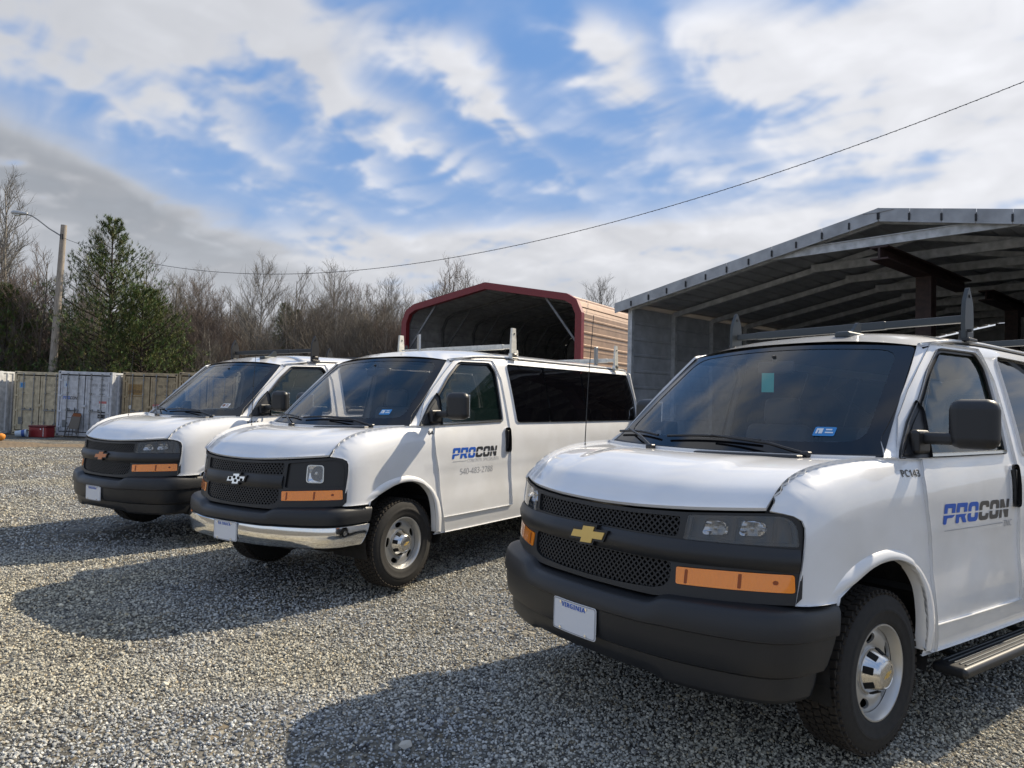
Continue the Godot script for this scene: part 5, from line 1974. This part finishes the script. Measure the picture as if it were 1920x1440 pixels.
	sw.tube([sb * Vector3(-0.18, 0, 0), sb * Vector3(0, 0, 0.02), sb * Vector3(0.18, 0, 0)], 0.018)
	sw.tube([sb * Vector3(0, 0, 0.02), sb * Vector3(0, -0.02, 0.25)], 0.03)
	part("steering_wheel", sw, mats["interior_dark"], van)
	for k in 2:
		var se := MB.new()
		var x: float = [0.42, -0.42][k]
		se.rbox(Vector3(x, 0.86, -0.98), Vector3(0.50, 0.16, 0.50), 0.06)
		se.rbox(Vector3(x, 1.18, -1.24), Vector3(0.50, 0.66, 0.15), 0.06, Basis(Vector3.RIGHT, -0.22))
		se.rbox(Vector3(x, 1.60, -1.33), Vector3(0.27, 0.20, 0.10), 0.045, Basis(Vector3.RIGHT, -0.12))
		se.tube([Vector3(x - 0.05, 1.45, -1.30), Vector3(x - 0.05, 1.55, -1.32)], 0.008)
		part("front_seat", se, mats["interior_grey"], van)
	for k in 3:
		var se := MB.new()
		var z := -2.05 - 0.85 * k
		se.rbox(Vector3(0, 0.88, z), Vector3(1.4, 0.14, 0.45), 0.05)
		se.rbox(Vector3(0, 1.20, z - 0.26), Vector3(1.4, 0.62, 0.13), 0.05, Basis(Vector3.RIGHT, -0.2))
		part("bench_seat", se, mats["interior_grey"], van)
	var li := MB.new()
	li.box(Vector3(0, 0.70, -2.5), Vector3(1.86, 0.03, 4.2))
	for s in 2:
		li.mir = s == 1
		li.patch(v2([-0.46, 0.55, -4.7, 0.55, -4.7, 1.34, -0.46, 1.335]), [], 0.3, side_map(-0.06), 1.0)
		li.patch(v2([-1.42, 1.35, -1.60, 1.35, -1.60, 1.95, -1.42, 1.95]), [], 0.2, side_map(-0.05), 1.0)
	li.mir = false
	li.box(Vector3(0, 1.0, -0.42), Vector3(1.7, 0.62, 0.03))
	part("cabin_lining", li, mats["interior_dark"], van)
	var hl := MB.new()
	hl.patch(v2([-0.93, 0.03, 0.93, 0.03, 0.93, 0.97, -0.93, 0.97]), [], 0.12, func(p: Vector2) -> Vector3: return roof_pt(p.x, p.y) - Vector3(0, 0.045, 0), 1.0)
	part("headliner", hl, mats["interior_light"], van)
	var rm := MB.new()
	rm.rbox(Vector3(0.0, 1.852, -0.60), Vector3(0.25, 0.075, 0.035), 0.016, Basis(Vector3.RIGHT, 0.1))
	rm.tube([Vector3(0.0, 1.87, -0.59), Vector3(0.0, 1.925, -0.575)], 0.012)
	part("rear_view_mirror", rm, mats["interior_dark"], van)
	# --- mirrors
	mirror_proto = make_mirror()
	for k in 2:
		var m: Node3D = mirror_proto.duplicate()
		m.name = "side_mirror" if k == 0 else "side_mirror_001"
		van.add_child(m, true)
		if k == 1: m.position = Vector3(0.20, 0.01, -0.10)
		if k == 1:
			for ch in m.get_children():
				var old: ArrayMesh = ch.mesh
				var ar := old.surface_get_arrays(0)
				var q := MB.new()
				q.mir = true
				var vv: PackedVector3Array = ar[Mesh.ARRAY_VERTEX]
				var nn: PackedVector3Array = ar[Mesh.ARRAY_NORMAL]
				for i in range(0, vv.size(), 3): q.tri(vv[i], vv[i + 1], vv[i + 2], nn[i], nn[i + 1], nn[i + 2])
				ch.mesh = q.mesh()
	return van

# ---------------------------------------------------------------- the face of a van
func fascia_outline(inset := 0.0) -> PackedVector2Array:
	var r := [[0.0, 1.070], [0.25, 1.074], [0.52, 1.087], [0.69, 1.101], [0.80, 1.110], [0.874, 1.115], [0.910, 1.102], [0.927, 1.07], [0.934, 0.97], [0.938, 0.775], [0.922, 0.746], [0.70, 0.735], [0.50, 0.728], [0.455, 0.716], [0.40, 0.710], [0.0, 0.706]]
	var o := PackedVector2Array()
	for p in r: o.append(Vector2(p[0], p[1]))
	for i in range(r.size() - 2, 0, -1): o.append(Vector2(-r[i][0], r[i][1]))
	return o

func mirror2(p: PackedVector2Array) -> PackedVector2Array:
	var o := PackedVector2Array()
	for i in range(p.size() - 1, -1, -1): o.append(Vector2(-p[i].x, p[i].y))
	return o

func lattice(mb: MB, area: PackedVector2Array, step: float, wide: float, off: float) -> void:    # a diamond mesh of thin bars
	var lo := area[0]
	var hi := area[0]
	for p in area:
		lo = lo.min(p)
		hi = hi.max(p)
	var m := front_map(off)
	var m2 := front_map(off - 0.012)
	for dir in [1.0, -1.0]:
		var x := lo.x - (hi.y - lo.y)
		while x < hi.x + (hi.y - lo.y):
			var a := Vector2(x, lo.y if dir > 0 else hi.y)
			var b := a + Vector2(hi.y - lo.y, dir * (hi.y - lo.y)) * 1.0
			for seg in Geometry2D.intersect_polyline_with_polygon(PackedVector2Array([a, b]), area):
				var p0: Vector2 = seg[0]
				var p1: Vector2 = seg[seg.size() - 1]
				var n := maxi(1, int(ceil(p0.distance_to(p1) / 0.07)))
				var w := (p1 - p0).orthogonal().normalized() * wide / 2
				for i in n:
					var u := p0.lerp(p1, float(i) / n)
					var v := p0.lerp(p1, float(i + 1) / n)
					mb.quad(m.call(u - w), m.call(v - w), m.call(v + w), m.call(u + w))
					mb.quad(m.call(u + w), m.call(v + w), m2.call(v + w), m2.call(u + w))
					mb.quad(m2.call(u - w), m2.call(v - w), m.call(v - w), m.call(u - w))
			x += step

func bumper(mb: MB, prof: Array, from: int, to: int) -> void:     # profile of [offset, height, how far it follows the lip]
	var ctrl := [Vector2(0, 1.005), Vector2(0.14, 1.004), Vector2(0.28, 0.995), Vector2(0.45, 0.968), Vector2(0.6, 0.925), Vector2(0.73, 0.872), Vector2(0.83, 0.818), Vector2(0.90, 0.757), Vector2(0.94, 0.685), Vector2(0.958, 0.60), Vector2(0.964, 0.50), Vector2(0.967, 0.385)]
	var pts := []
	for i in ctrl.size() - 1:
		var p0: Vector2 = ctrl[i - 1] if i > 0 else Vector2(-0.14, 1.004)
		var p3: Vector2 = ctrl[mini(i + 2, ctrl.size() - 1)]
		for k in 5: pts.append((ctrl[i] as Vector2).cubic_interpolate(ctrl[i + 1], p0, p3, k / 5.0))
	pts.append(ctrl[-1])
	var full := []
	for i in range(pts.size() - 1, 0, -1): full.append(Vector2(-pts[i].x, pts[i].y))
	full.append_array(pts)
	var start := mb.v.size()
	var rows := []
	for i in full.size():
		var t: Vector2 = (full[mini(i + 1, full.size() - 1)] - full[maxi(i - 1, 0)]).normalized()
		var nn := Vector2(-t.y, t.x)
		if nn.dot(full[i] - Vector2(0, 0.2)) < 0: nn = -nn
		var lip := l_lip.at(absf(full[i].x))
		var row := []
		for k in range(from, to):
			var p: Array = prof[k]
			var q: Vector2 = full[i] + nn * p[0]
			if absf(full[i].x) > 0.9 and p[1] < 0.66: q.y = maxf(q.y, 0.385 + (0.66 - p[1]) * 0.5)
			row.append(Vector3(q.x, p[1] + (lip - 0.676) * p[2], q.y))
		rows.append(row)
	for i in rows.size() - 1:
		for k in rows[0].size() - 1:
			mb.quad(rows[i][k], rows[i][k + 1], rows[i + 1][k + 1], rows[i + 1][k])
	for e in [0, rows.size() - 1]:
		var cpt := Vector3.ZERO
		for q in rows[e]: cpt += q
		cpt /= rows[e].size()
		for k in rows[e].size() - 1: mb.tri(cpt, rows[e][k], rows[e][k + 1])
	mb.smooth(start, 32)

const BOW := [-0.103, 0.019, -0.040, 0.019, -0.034, 0.041, 0.047, 0.041, 0.041, 0.019, 0.119, 0.019, 0.103, -0.019, 0.040, -0.019, 0.034, -0.041, -0.047, -0.041, -0.041, -0.019, -0.119, -0.019]

func dress_front(van: Node3D, old: bool, badge: Material, badge_rim: Material) -> void:
	var outline := fascia_outline()
	var up_g := rounded(v2([-0.487, 0.978, -0.3, 0.974, 0.0, 0.972, 0.3, 0.974, 0.487, 0.978, 0.494, 1.066, 0.25, 1.055, 0.0, 1.050, -0.25, 1.055, -0.494, 1.066]), 0.015)
	var lo_g := rounded(v2([-0.470, 0.866, 0.0, 0.862, 0.470, 0.866, 0.472, 0.80, 0.455, 0.762, 0.40, 0.743, 0.2, 0.731, 0.0, 0.727, -0.2, 0.731, -0.40, 0.743, -0.455, 0.762, -0.472, 0.80]), 0.02)
	var lamp := rounded(v2([0.515, 0.969, 0.527, 1.078, 0.70, 1.092, 0.80, 1.100, 0.868, 1.104, 0.899, 1.088, 0.914, 1.055, 0.923, 0.980, 0.72, 0.973]), 0.012)
	var panel := rounded(v2([0.518, 0.878, 0.525, 1.064, 0.70, 1.082, 0.80, 1.092, 0.868, 1.096, 0.899, 1.080, 0.914, 1.048, 0.926, 0.890, 0.72, 0.884]), 0.014)
	var amb := rounded(v2([0.501, 0.776, 0.496, 0.852, 0.70, 0.862, 0.917, 0.871, 0.923, 0.794, 0.71, 0.784]), 0.012)
	var eye := panel if old else lamp
	var back := MB.new()
	back.patch(grow(outline, -0.012), [grow(lamp, 0.01), mirror2(grow(lamp, 0.01))] if not old else [], 0.12, front_map(-0.05), 1.0)
	var fas := part("fascia_backing", back, mats["gap_black"], van)
	var fr := MB.new()
	fr.patch(outline, [up_g, lo_g, eye, mirror2(eye), amb, mirror2(amb)], 0.06, front_map(0.0), 1.0, 0.04)
	var fn := part("front_fascia", fr, mats["black_plastic"], van)
	var bar := MB.new()
	var barp := PackedVector2Array()
	var xe := 0.50 if old else 0.924
	var xs := [0.0, 0.25, 0.46, 0.55, 0.7, 0.8, xe] if not old else [0.0, 0.25, 0.50]
	var bot := []
	var top := []
	for x in xs:
		bot.append(Vector2(x, 0.868 + 0.010 * smoothstep(0.4, 0.9, x)))
		top.append(Vector2(x, 0.966 + 0.006 * smoothstep(0.3, 0.9, x)))
	for i in range(xs.size() - 1, 0, -1): barp.append(Vector2(-bot[i].x, bot[i].y))
	for p in bot: barp.append(p)
	for i in range(xs.size() - 1, -1, -1): barp.append(top[i])
	for i in range(1, xs.size()): barp.append(Vector2(-top[i].x, top[i].y))
	bar.patch(barp, [], 0.03, func(p: Vector2) -> Vector3:
		var mid := 0.917 + 0.008 * smoothstep(0.3, 0.9, absf(p.x))
		var k := 1.0 - pow(clampf(absf(p.y - mid) / 0.052, 0, 1), 2.0)
		return front_map(0.004 + (0.012 if old else 0.022) * k).call(p), 1.0, 0.02)
	part("grille_bar", bar, mats["black_plastic"], fn)
	for area in [up_g, lo_g]:
		var g := MB.new()
		lattice(g, area, 0.034 if old else 0.030, 0.010 if old else 0.0075, -0.012)
		part("grille_mesh", g, mats["grille_black"], fn)
	# badge
	var bm := front_map(0.034 if not old else 0.026)
	var bow := PackedVector2Array()
	for i in range(0, BOW.size(), 2): bow.append(Vector2(BOW[i] - 0.003, BOW[i + 1] + 0.920 + 0.05 * BOW[i]))
	var rimp := grow(bow, 0.009)
	var e1 := MB.new()
	e1.patch(rimp, [], 0.05, bm, 1.0, 0.03)
	var bn := part("badge", e1, badge_rim, fn)
	var e2 := MB.new()
	e2.patch(grow(bow, -0.002), [], 0.05, front_map(0.039 if not old else 0.031), 1.0, 0.006)
	part("badge_face", e2, badge, fn)
	if old:
		var e3 := MB.new()
		for k in 5:
			var c := Vector2(-0.003 + [-0.075, -0.02, 0.0, 0.035, 0.075][k], 0.920 + [0.0, 0.012, -0.015, 0.008, -0.004][k])
			e3.patch(rounded(v2([c.x - 0.017, c.y - 0.011, c.x + 0.015, c.y - 0.013, c.x + 0.018, c.y + 0.010, c.x - 0.014, c.y + 0.012]), 0.01), [], 0.05, front_map(0.0325), 1.0)
		part("badge_wear", e3, mats["gap_black"], fn)
	bn.position = Vector3.ZERO
	# lamps
	for s in 2:
		var node: Node3D
		if old:
			var pn := MB.new()
			pn.mir = s == 1
			pn.patch(grow(panel, 0.003), [rounded(v2([0.672, 0.919, 0.668, 1.057, 0.786, 1.055, 0.796, 0.918]), 0.025)], 0.05, front_map(-0.018), 1.0, 0.05)
			node = part("headlight", pn, mats["trim_black"], van)
			var bz := MB.new()
			bz.mir = s == 1
			var sq := rounded(v2([0.672, 0.919, 0.668, 1.057, 0.786, 1.055, 0.796, 0.918]), 0.025)
			bz.patch(sq, [grow(sq, -0.008)], 0.05, front_map(-0.008), 1.0, 0.03)
			part("lamp_bezel", bz, mats["bright_rim"], node)
			var rf := MB.new()
			rf.mir = s == 1
			rf.patch(grow(sq, -0.002), [], 0.012, func(p: Vector2) -> Vector3:
				var d := (p - Vector2(0.731, 0.987)) / Vector2(0.063, 0.070)
				return front_map(-0.075 + 0.05 * minf(1.0, d.length_squared() * 0.7)).call(p), 1.0)
			part("reflector", rf, mats["reflector"], node)
			var ln := MB.new()
			ln.mir = s == 1
			ln.patch(grow(sq, -0.004), [], 0.03, front_map(-0.004), 1.0)
			part("lens", ln, mats["ribbed_glass"], node)
			var bulb := MB.new()
			bulb.mir = s == 1
			bulb.rbox(front_map(-0.04).call(Vector2(0.731, 0.99)), Vector3(0.03, 0.03, 0.04), 0.014, Basis(Vector3.UP, 0.5))
			part("bulb", bulb, mats["bright_rim"], node)
		else:
			var tub := MB.new()
			tub.mir = s == 1
			tub.patch(grow(lamp, 0.002), [], 0.05, front_map(-0.055), 1.0)
			tub.edge(lamp, front_map(0.0), 1.0, 0.056)
			node = part("headlight", tub, mats["lamp_dark"], van)
			for k in 2:
				var c: Vector2 = [Vector2(0.629, 1.030), Vector2(0.770, 1.040)][k]
				var rf := MB.new()
				rf.mir = s == 1
				var cup := rounded(v2([c.x - 0.046, c.y - 0.032, c.x + 0.044, c.y - 0.026, c.x + 0.048, c.y + 0.030, c.x - 0.038, c.y + 0.028]), 0.02)
				rf.patch(cup, [], 0.010, func(p: Vector2) -> Vector3:
					var d: Vector2 = (p - c) / Vector2(0.046, 0.032)
					return front_map(-0.05 + 0.032 * minf(1.2, d.length_squared())).call(p), 1.0, 0.01)
				part("reflector", rf, mats["reflector"], node)
				var bulb := MB.new()
				bulb.mir = s == 1
				var bc: Vector3 = front_map(-0.03).call(c)
				bulb.rbox(bc, Vector3(0.026, 0.022, 0.03), 0.011, Basis(Vector3.UP, 0.6))
				part("bulb", bulb, mats["bright_rim"], node)
			var tr := MB.new()
			tr.mir = s == 1
			tr.patch(grow(lamp, -0.001), [grow(lamp, -0.012)], 0.04, front_map(-0.014), 1.0, 0.02)
			tr.patch(rounded(v2([0.694, 0.98, 0.708, 0.98, 0.712, 1.084, 0.698, 1.084]), 0.005), [], 0.05, front_map(-0.03), 1.0, 0.025)
			tr.patch(rounded(v2([0.845, 0.984, 0.858, 0.984, 0.858, 1.094, 0.845, 1.094]), 0.005), [], 0.05, front_map(-0.03), 1.0, 0.025)
			part("lamp_divider", tr, mats["trim_black"], node)
			var ln := MB.new()
			ln.mir = s == 1
			ln.patch(grow(lamp, -0.001), [], 0.05, front_map(0.003), 1.0)
			part("lens", ln, mats["lamp_glass"], node)
		var am := MB.new()
		am.mir = s == 1
		am.patch(grow(amb, -0.002), [], 0.05, front_map(0.004), 1.0, 0.02)
		var an := part("turn_signal", am, mats["amber"], van)
		var ab := MB.new()
		ab.mir = s == 1
		for q in [[0.545, 0.815], [0.745, 0.824]]:
			var c := Vector2(q[0], q[1])
			ab.patch(rounded(v2([c.x - 0.006, c.y - 0.03, c.x + 0.006, c.y - 0.03, c.x + 0.006, c.y + 0.03, c.x - 0.006, c.y + 0.03]), 0.005), [], 0.1, front_map(0.0055), 1.0)
		ab.patch(circle(Vector2(0.862, 0.832), 0.009, 12), [], 0.1, front_map(0.0055), 1.0)
		part("signal_mark", ab, mats["amber_dark"], an)
	# bumper: offset, height, share of the lip's rise
	var prof := [[-0.15, 0.706, 0.9], [-0.09, 0.700, 1.0], [-0.03, 0.686, 1.0], [-0.012, 0.679, 1.0], [-0.002, 0.670, 1.0], [0.007, 0.654, 1.0], [0.014, 0.630, 0.6], [0.018, 0.609, 0.2], [0.017, 0.600, 0.15], [0.006, 0.594, 0.15], [0.003, 0.54, 0], [-0.002, 0.487, 0], [-0.010, 0.464, 0], [-0.026, 0.455, 0], [-0.038, 0.453, -0.1], [-0.037, 0.42, -0.3], [-0.044, 0.388, -0.6], [-0.06, 0.370, -0.6], [-0.24, 0.36, -0.6]]
	if old:
		prof = [[-0.15, 0.706, 0.9], [-0.09, 0.700, 1.0], [-0.03, 0.686, 1.0], [-0.012, 0.679, 1.0], [-0.002, 0.670, 1.0], [0.007, 0.654, 1.0], [0.011, 0.630, 0.4], [0.009, 0.605, 0.1], [-0.004, 0.597, 0.1], [-0.012, 0.596, 0.1], [0.004, 0.593, 0.1], [0.014, 0.585, 0.1], [0.020, 0.55, 0], [0.018, 0.495, 0], [0.010, 0.458, 0], [0.0, 0.440, 0], [-0.03, 0.428, 0], [-0.12, 0.42, 0]]
	var bm1 := MB.new()
	bumper(bm1, prof, 0, 19 if not old else 10)
	var bnode := part("front_bumper", bm1, mats["black_plastic"], van)
	if old:
		var bm2 := MB.new()
		bumper(bm2, prof, 9, 18)
		part("chrome_bar", bm2, mats["chrome"], bnode)
		var under := MB.new()
		under.box(Vector3(0, 0.46, 0.74), Vector3(1.2, 0.10, 0.25))
		part("bumper_bracket", under, mats["underbody"], bnode)

func plate(van: Node3D, word: String, y0: float, zoff: float) -> void:
	var m := func(p: Vector2) -> Vector3: return Vector3(p.x - 0.012, p.y + y0, 1.032 + zoff - 0.35 * p.x * p.x)
	var pm := MB.new()
	pm.patch(rounded(v2([-0.152, -0.076, 0.152, -0.076, 0.152, 0.076, -0.152, 0.076]), 0.014), [], 0.06, m, 1.0, 0.004)
	var pn := part("license_plate", pm, mats["plate_white"], van)
	var t := MB.new()
	lettering(t, word, Rect2(-0.085, 0.042, 0.17, 0.022), func(p: Vector2) -> Vector3: return m.call(p) + Vector3(0, 0, 0.002), Vector3.BACK, true)
	part("plate_lettering", t, mats["blue_print"], pn)
	for q in [[-0.09, 0.060], [0.09, 0.060], [-0.09, -0.062], [0.09, -0.062]]:
		var bolt := MB.new()
		bolt.prism(circle(Vector2.ZERO, 0.007, 8), m.call(Vector2(q[0], q[1])), Vector3.RIGHT, Vector3.UP, Vector3(0, 0, 0.005))
		part("plate_bolt", bolt, mats["chrome"], pn)
	var rim := MB.new()
	rim.patch(rounded(v2([-0.149, -0.073, 0.149, -0.073, 0.149, 0.073, -0.149, 0.073]), 0.013), [rounded(v2([-0.145, -0.069, 0.145, -0.069, 0.145, 0.069, -0.145, 0.069]), 0.011)], 0.1, func(p: Vector2) -> Vector3: return m.call(p) + Vector3(0, 0, 0.0015), 1.0)
	part("plate_border", rim, mats["light_print"], pn)

# ---------------------------------------------------------------- racks and small fittings
func rack(van: Node3D, z: float, m: Material, style: int) -> void:
	var b := MB.new()
	var y := 2.165
	b.rbox(Vector3(0, y, z), Vector3(1.58, 0.046, 0.04), 0.008)
	if style == 1: b.rbox(Vector3(0.14, y, z), Vector3(1.1, 0.055, 0.048), 0.008)
	else: b.rbox(Vector3(-0.14, y, z), Vector3(0.96, 0.053, 0.046), 0.008)
	var node := part("roof_rack", b, m, van)
	for s in [-1.0, 1.0]:
		var u := MB.new()
		var out := v2([-0.055, 2.035, 0.055, 2.035, 0.058, 2.16, 0.05, 2.25, 0.028, 2.345, -0.028, 2.345, -0.05, 2.25, -0.058, 2.16]) if style == 0 else v2([-0.05, 2.05, 0.05, 2.05, 0.045, 2.20, 0.03, 2.36, -0.03, 2.36, -0.045, 2.20])
		if style == 0: out = rounded(v2([-0.055, 2.035, 0.055, 2.035, 0.06, 2.16, 0.052, 2.26, 0.0, 2.36, -0.052, 2.26, -0.06, 2.16]), 0.02)
		u.prism(out, Vector3(0.812 * s - 0.012, 0, z), Vector3.BACK, Vector3.UP, Vector3(0.024, 0, 0))
		var un := part("rack_upright", u, m, node)
		var f := MB.new()
		f.rbox(Vector3(0.806 * s, 2.058, z), Vector3(0.05, 0.07, 0.10), 0.012)
		f.rbox(Vector3(0.822 * s, 2.036, z), Vector3(0.05, 0.02, 0.12), 0.006)
		f.tube([Vector3(0.80 * s, 2.09, z + 0.03), Vector3(0.85 * s, 2.09, z + 0.03)], 0.009, -1, 6)
		f.tube([Vector3(0.795 * s, 2.30, z), Vector3(0.83 * s, 2.30, z)], 0.011, -1, 8)
		part("rack_clamp", f, mats["bright_rim"] if style == 1 else mats["trim_black"], un)
	if style == 1:
		for x in [-0.50 if z > -3 else 0.53]:
			var q := MB.new()
			q.prism(rounded(v2([-0.035, 2.11, 0.035, 2.11, 0.032, 2.355, -0.032, 2.355]), 0.015), Vector3(x - 0.012, 0, z + 0.035), Vector3.BACK * 0.3 + Vector3.RIGHT * 0.7, Vector3.UP, Vector3(0.02, 0, -0.012))
			part("rack_stop", q, mats["steel_silver"], node)

func whip(van: Node3D, h: float) -> void:
	var w := MB.new()
	w.tube([Vector3(-0.865, 1.28, 0.20), Vector3(-0.865, 1.33, 0.20)], 0.014, 0.007, 8)
	w.tube([Vector3(-0.865, 1.32, 0.20), Vector3(-0.867, 1.75, 0.185), Vector3(-0.873, 1.32 + h, 0.15)], 0.0036, 0.0022, 5)
	part("whip_antenna", w, mats["trim_black"], van)

func fin(van: Node3D) -> void:
	var f := MB.new()
	var x0 := 0.29
	var z0 := -0.97
	var y0 := 2.056
	f.prism(rounded(v2([0.10, 0.0, -0.09, 0.0, -0.085, 0.098, -0.05, 0.102, 0.0, 0.05]), 0.012), Vector3(x0 - 0.011, y0, z0), Vector3.BACK, Vector3.UP, Vector3(0.022, 0, 0))
	f.rbox(Vector3(x0, y0 + 0.006, z0 + 0.01), Vector3(0.10, 0.045, 0.25), 0.02)
	part("fin_antenna", f, mats["rack_dark"], van)

func running_board(van: Node3D) -> void:
	var r := MB.new()
	r.rbox(Vector3(1.01, 0.295, -1.35), Vector3(0.17, 0.055, 1.55), 0.024)
	var rn := part("running_board", r, mats["black_plastic"], van)
	var tr := MB.new()
	for i in 5: tr.rbox(Vector3(0.955 + 0.027 * i, 0.324, -1.35), Vector3(0.012, 0.008, 1.42), 0.0035)
	part("step_tread", tr, mats["rack_dark"], rn)
	var br := MB.new()
	for z in [-0.85, -1.75]: br.tube([Vector3(0.98, 0.29, z), Vector3(0.80, 0.34, z), Vector3(0.72, 0.42, z)], 0.02)
	part("step_bracket", br, mats["underbody"], rn)

func side_print(called: String, s: String, z: float, y: float, w: float, h: float, m: Material, door: Node3D, bold := false, font := "Droid Sans", shear := 0.0) -> void:
	var t := MB.new()
	lettering(t, s, Rect2(0, 0, w, h), func(p: Vector2) -> Vector3: return Vector3(side_x(z - p.x, y + p.y) + 0.0022, y + p.y, z - p.x), Vector3(1, 0.05, 0).normalized(), bold, shear, font)
	part(called, t, m, door)

func side_logo(z: float, y: float, w: float, h: float, door: Node3D) -> void:
	var bl := MB.new()
	var gr := MB.new()
	logo(bl, gr, Rect2(0, 0, w, h), func(p: Vector2) -> Vector3: return Vector3(side_x(z - p.x, y + p.y) + 0.0022, y + p.y, z - p.x), 1.0)
	part("logo_blue_letters", bl, mats["blue_print"], door)
	part("logo_grey_letters", gr, mats["grey_print"], door)

func place_van(van: Node3D, pos: Vector3, yaw: float, pt: float, rl: float) -> void:
	var b := Basis(Vector3.UP, yaw) * Basis(Vector3.RIGHT, -pt) * Basis(Vector3.BACK, rl)
	van.transform = Transform3D(b, pos + Vector3(0, pt * 1.7, 0))
	add_child(van, true)

func build_vans() -> void:
	glass("ribbed_glass", Color(0.7, 0.72, 0.72), 0.22, 0.05)
	var shell := build_shell()
	for k in 3:
		var v: Node3D = shell if k == 2 else shell.duplicate()
		v.name = "passenger_van" if k == 0 else "passenger_van_%03d" % k
		var door: Node3D = v.get_node("front_door")
		var fender: Node3D = v.get_node("fender")
		if k == 0:          # the far van
			dress_front(v, false, mats["faded_orange"], mats["trim_black"])
			plate(v, "VIRGINIA", 0.528, -0.004)
			rack(v, -1.24, mats["rack_black"], 0)
			rack(v, -2.97, mats["rack_black"], 0)
			whip(v, 0.80)
			fin(v)
			side_print("fender_number", "PC15", -0.15, 1.266, 0.15, 0.032, mats["grey_print"], fender, true)
			v.get_node("windshield/inspection_sticker").material_override = mats["sticker_white"]
			v.get_node("windshield/sticker_print").material_override = mats["rust"]
			tag(v, "white passenger van with faded orange badge and black roof racks, furthest of three", "van", "white vans parked on the gravel")
			place_van(v, Vector3(-3.8550, 0.0589, -8.4599), -0.57947, -0.00991, 0.00178)
		elif k == 1:
			dress_front(v, true, mats["chrome"], mats["trim_black"])
			plate(v, "VA TRUCK", 0.517, 0.006)
			rack(v, -1.80, mats["rack_white"], 1)
			rack(v, -4.25, mats["rack_white"], 1)
			whip(v, 0.86)
			side_print("fender_number", "64", -0.269, 1.271, 0.064, 0.034, mats["grey_print"], fender, true)
			side_logo(-0.560, 1.045, 0.69, 0.098, door)
			side_print("slogan", "CONCRETE SPECIALISTS", -0.782, 1.007, 0.495, 0.028, mats["light_print"], door)
			side_print("phone_number", "540-483-2788", -0.682, 0.897, 0.502, 0.055, mats["light_print"], door)
			var ln := MB.new()
			ln.patch(v2([-0.568, 1.019, -0.77, 1.019, -0.77, 1.0225, -0.568, 1.0225]), [], 0.1, side_map(0.0022), 1.0)
			part("logo_rule", ln, mats["light_print"], door)
			tag(v, "white passenger van with chrome bumper and white roof racks, middle of three", "van", "white vans parked on the gravel")
			place_van(v, Vector3(-1.6603, 0.0397, -6.5487), -0.60277, -0.00181, 0.01351)
		else:
			dress_front(v, false, mats["gold"], mats["trim_black"])
			plate(v, "VIRGINIA", 0.522, -0.004)
			rack(v, -1.30, mats["rack_dark"], 0)
			rack(v, -2.70, mats["rack_dark"], 0)
			whip(v, 0.86)
			fin(v)
			running_board(v)
			side_print("fender_number", "PC143", -0.152, 1.262, 0.165, 0.034, mats["grey_print"], fender, true)
			side_logo(-0.508, 1.020, 0.84, 0.102, door)
			side_print("slogan", "INC", -1.276, 0.969, 0.112, 0.035, mats["light_print"], door)
			var ln := MB.new()
			ln.patch(v2([-0.528, 0.986, -1.255, 0.990, -1.255, 0.993, -0.528, 0.989]), [], 0.1, side_map(0.0022), 1.0)
			part("logo_rule", ln, mats["light_print"], door)
			var tgm := MB.new()
			tgm.rbox(Vector3(-0.02, 1.755, -0.545), Vector3(0.075, 0.12, 0.004), 0.0015, Basis(Vector3.UP, 0.3))
			var hang := part("hang_tag", tgm, mats["tag_teal"], v.get_node("windshield"))
			hang.position = Vector3.ZERO
			tag(v, "white passenger van with gold badge and dark roof racks, nearest the camera", "van", "white vans parked on the gravel")
			place_van(v, Vector3(1.1430, -0.0056, -4.0549), -0.93222, 0.02574, 0.01134)
		v.name = "passenger_van" if k == 0 else "passenger_van_%03d" % k

func _ready() -> void:
	camera_and_sky()
	build_ground()
	van_materials()
	van_curves()
	build_containers()
	mat("dark_steel", Color(0.03, 0.03, 0.033), 0.5, 0.5)
	build_carport()
	build_shed()
	build_trees()
	build_pole()
	build_vans()
	build_clutter()
	build_stones()
